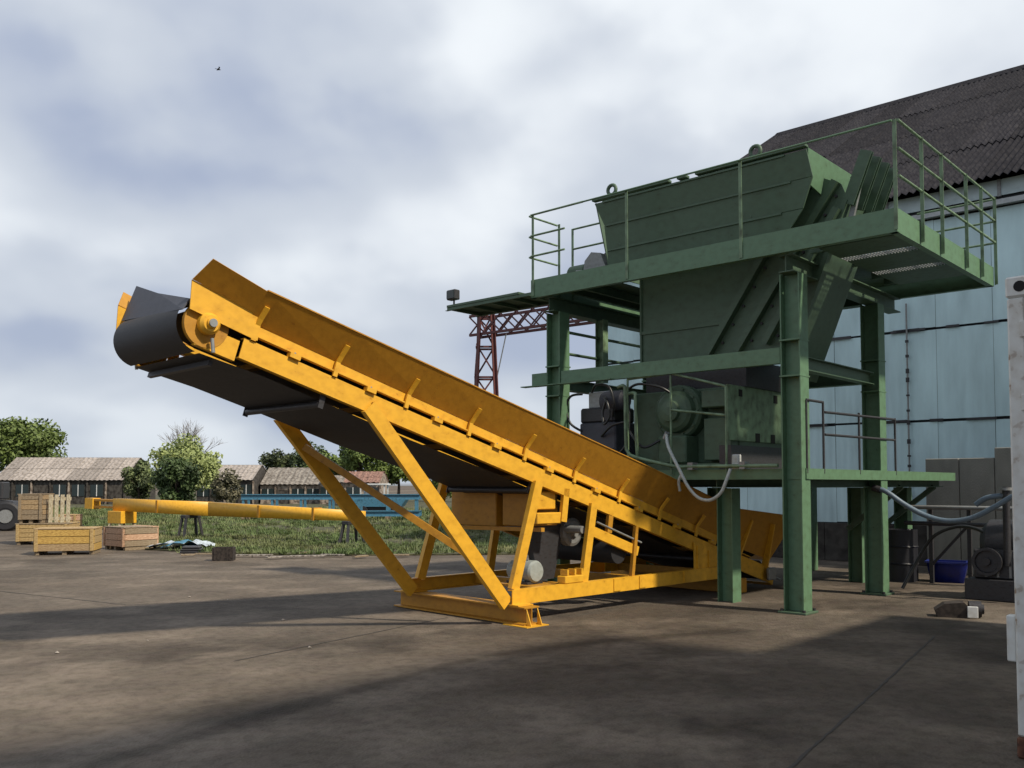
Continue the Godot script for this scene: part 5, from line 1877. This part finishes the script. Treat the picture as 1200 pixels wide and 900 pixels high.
	crate("small_box", "small beige box behind the white pallet", Vector3(-15.0, 0, -31.0), 5.0, Vector3(0.6, 0.62, 0.5), 3, [0, 3], true, "small boxes")
	# plastic sheets and rubbish along the verge
	var ps = thing("plastic_sheeting", "crumpled white and blue plastic sheeting beside the pinkish crate", "sheeting", Vector3(-8.5, 0.0, -23.3), 0.0)
	for k in 3:
		st = mb()
		var cx: float = [-0.25, 0.15, 0.45][k]
		var nx = 8
		var grid = []
		for i in nx + 1:
			var row = []
			for j in nx + 1:
				var x = (i / float(nx) - 0.5) * 0.9 + cx
				var z = (j / float(nx) - 0.5) * 0.7 + k * 0.1
				row.append(Vector3(x, 0.04 + rng.randf() * 0.09 + 0.10 * (1 - absf(i - 4) / 4.0) + 0.02 * k, z))
			grid.append(row)
		for i in nx:
			for j in nx:
				quad(st, grid[i][j], grid[i + 1][j], grid[i + 1][j + 1], grid[i][j + 1], Vector3.UP)
		build(st, "sheet", M.plastic_sheet if k != 1 else M.blue, ps)
	var tp = thing("folded_tarpaulin", "dark folded tarpaulin in front of the plastic sheeting", "tarpaulin", Vector3(-7.75, 0, -22.2), 8.0)
	for k in 3:
		st = mb()
		bx(st, Vector3(-0.28 + k * 0.03, k * 0.055, -0.2), Vector3(0.27 - k * 0.04, k * 0.055 + 0.053, 0.2), 0.02)
		build(st, "fold", M.steel_dark, tp)
	var bxn = thing("scrap_box", "dark brown steel box sitting alone on the yard edge", "box", Vector3(-6.28, 0, -19.95), 6.0)
	st = mb()
	for e in [[Vector3(-0.22, 0, -0.16), Vector3(0.22, 0.29, -0.145)], [Vector3(-0.22, 0, 0.145), Vector3(0.22, 0.29, 0.16)], [Vector3(-0.22, 0, -0.144), Vector3(-0.205, 0.29, 0.144)], [Vector3(0.205, 0, -0.144), Vector3(0.22, 0.29, 0.144)]]:
		bx(st, e[0], e[1])
	build(st, "box_wall", M.debris_dark, bxn)
	st = mb()
	bx(st, Vector3(-0.204, 0.0, -0.144), Vector3(0.204, 0.2, 0.144))
	build(st, "filling", M.debris_dark, bxn)
	for e in [-0.18, 0.14]:
		st = mb()
		bx(st, Vector3(e, 0.02, 0.161), Vector3(e + 0.04, 0.27, 0.17))
		build(st, "rib", M.debris_dark, bxn)
	# loose planks and offcuts along the verge
	for k in 9:
		var q: Array = [[-4.6, -20.6, 0.8, 10], [-4.1, -20.9, 0.55, -14], [-5.2, -20.3, 0.5, 30], [-5.9, -20.8, 0.9, 4], [-7.0, -21.2, 0.7, -8], [-3.4, -20.5, 0.4, 50], [-2.6, -20.9, 0.5, -5], [-4.9, -21.6, 0.35, 60], [-7.4, -20.9, 0.3, 20]][k]
		var o = thing("loose_plank", ["longer pale plank lying on the verge near the far raking leg", "short pale plank beside the longer one on the verge", "pale offcut left of the two pale planks", "thin plank right of the scrap box", "thin plank between the tarpaulin and the scrap box", "small offcut nearest the far raking leg", "offcut seen under the conveyor on the verge", "tiny pale offcut lying in the grass", "tiny offcut beside the folded tarpaulin"][k], "plank", Vector3(q[0], 0.035, q[1]), q[3], "loose planks along the verge")
		st = mb()
		bx(st, Vector3(-q[2] / 2, 0, -0.06), Vector3(q[2] / 2, 0.03, 0.06), 0.004)
		build(st, "board", M.debris_pale if k < 4 else M.plank_4, o)
		st = mb()
		bx(st, Vector3(-q[2] / 2 + 0.05, 0.03, -0.02), Vector3(-q[2] / 2 + 0.08, 0.05, 0.02))
		build(st, "nail_block", M.debris_dark, o)
	# bird
	var bd = thing("bird", "tiny dark bird flying high in the sky at left", "bird", Vector3(-19.75, 29.55, -60.0), 30.0)
	bd.scale = Vector3.ONE * 0.6
	st = mb()
	lathe(st, Vector3(-0.2, 0, 0), Vector3(1, 0, 0), [Vector2(0.0, 0.0), Vector2(0.05, 0.05), Vector2(0.09, 0.16), Vector2(0.085, 0.24), Vector2(0.05, 0.33), Vector2(0.055, 0.38), Vector2(0.03, 0.43), Vector2(0.0, 0.46)], 10)
	plate(st, [Vector3(-0.16, 0, 0.03), Vector3(-0.36, 0, 0.07), Vector3(-0.36, 0, -0.07), Vector3(-0.16, 0, -0.03)], Vector3(0, 0.012, 0))
	build(st, "body", M.hole, bd)
	for s in [-1.0, 1.0]:
		st = mb()
		plate(st, [Vector3(0.1, 0.03, 0.05 * s), Vector3(0.14, 0.15, 0.26 * s), Vector3(0.0, 0.15, 0.26 * s), Vector3(-0.06, 0.03, 0.05 * s)], Vector3(0, 0.012, 0))
		plate(st, [Vector3(0.14, 0.15, 0.26 * s), Vector3(-0.02, 0.08, 0.55 * s), Vector3(-0.1, 0.08, 0.5 * s), Vector3(0.0, 0.15, 0.26 * s)], Vector3(0, 0.012, 0))
		build(st, "wing", M.hole, bd)
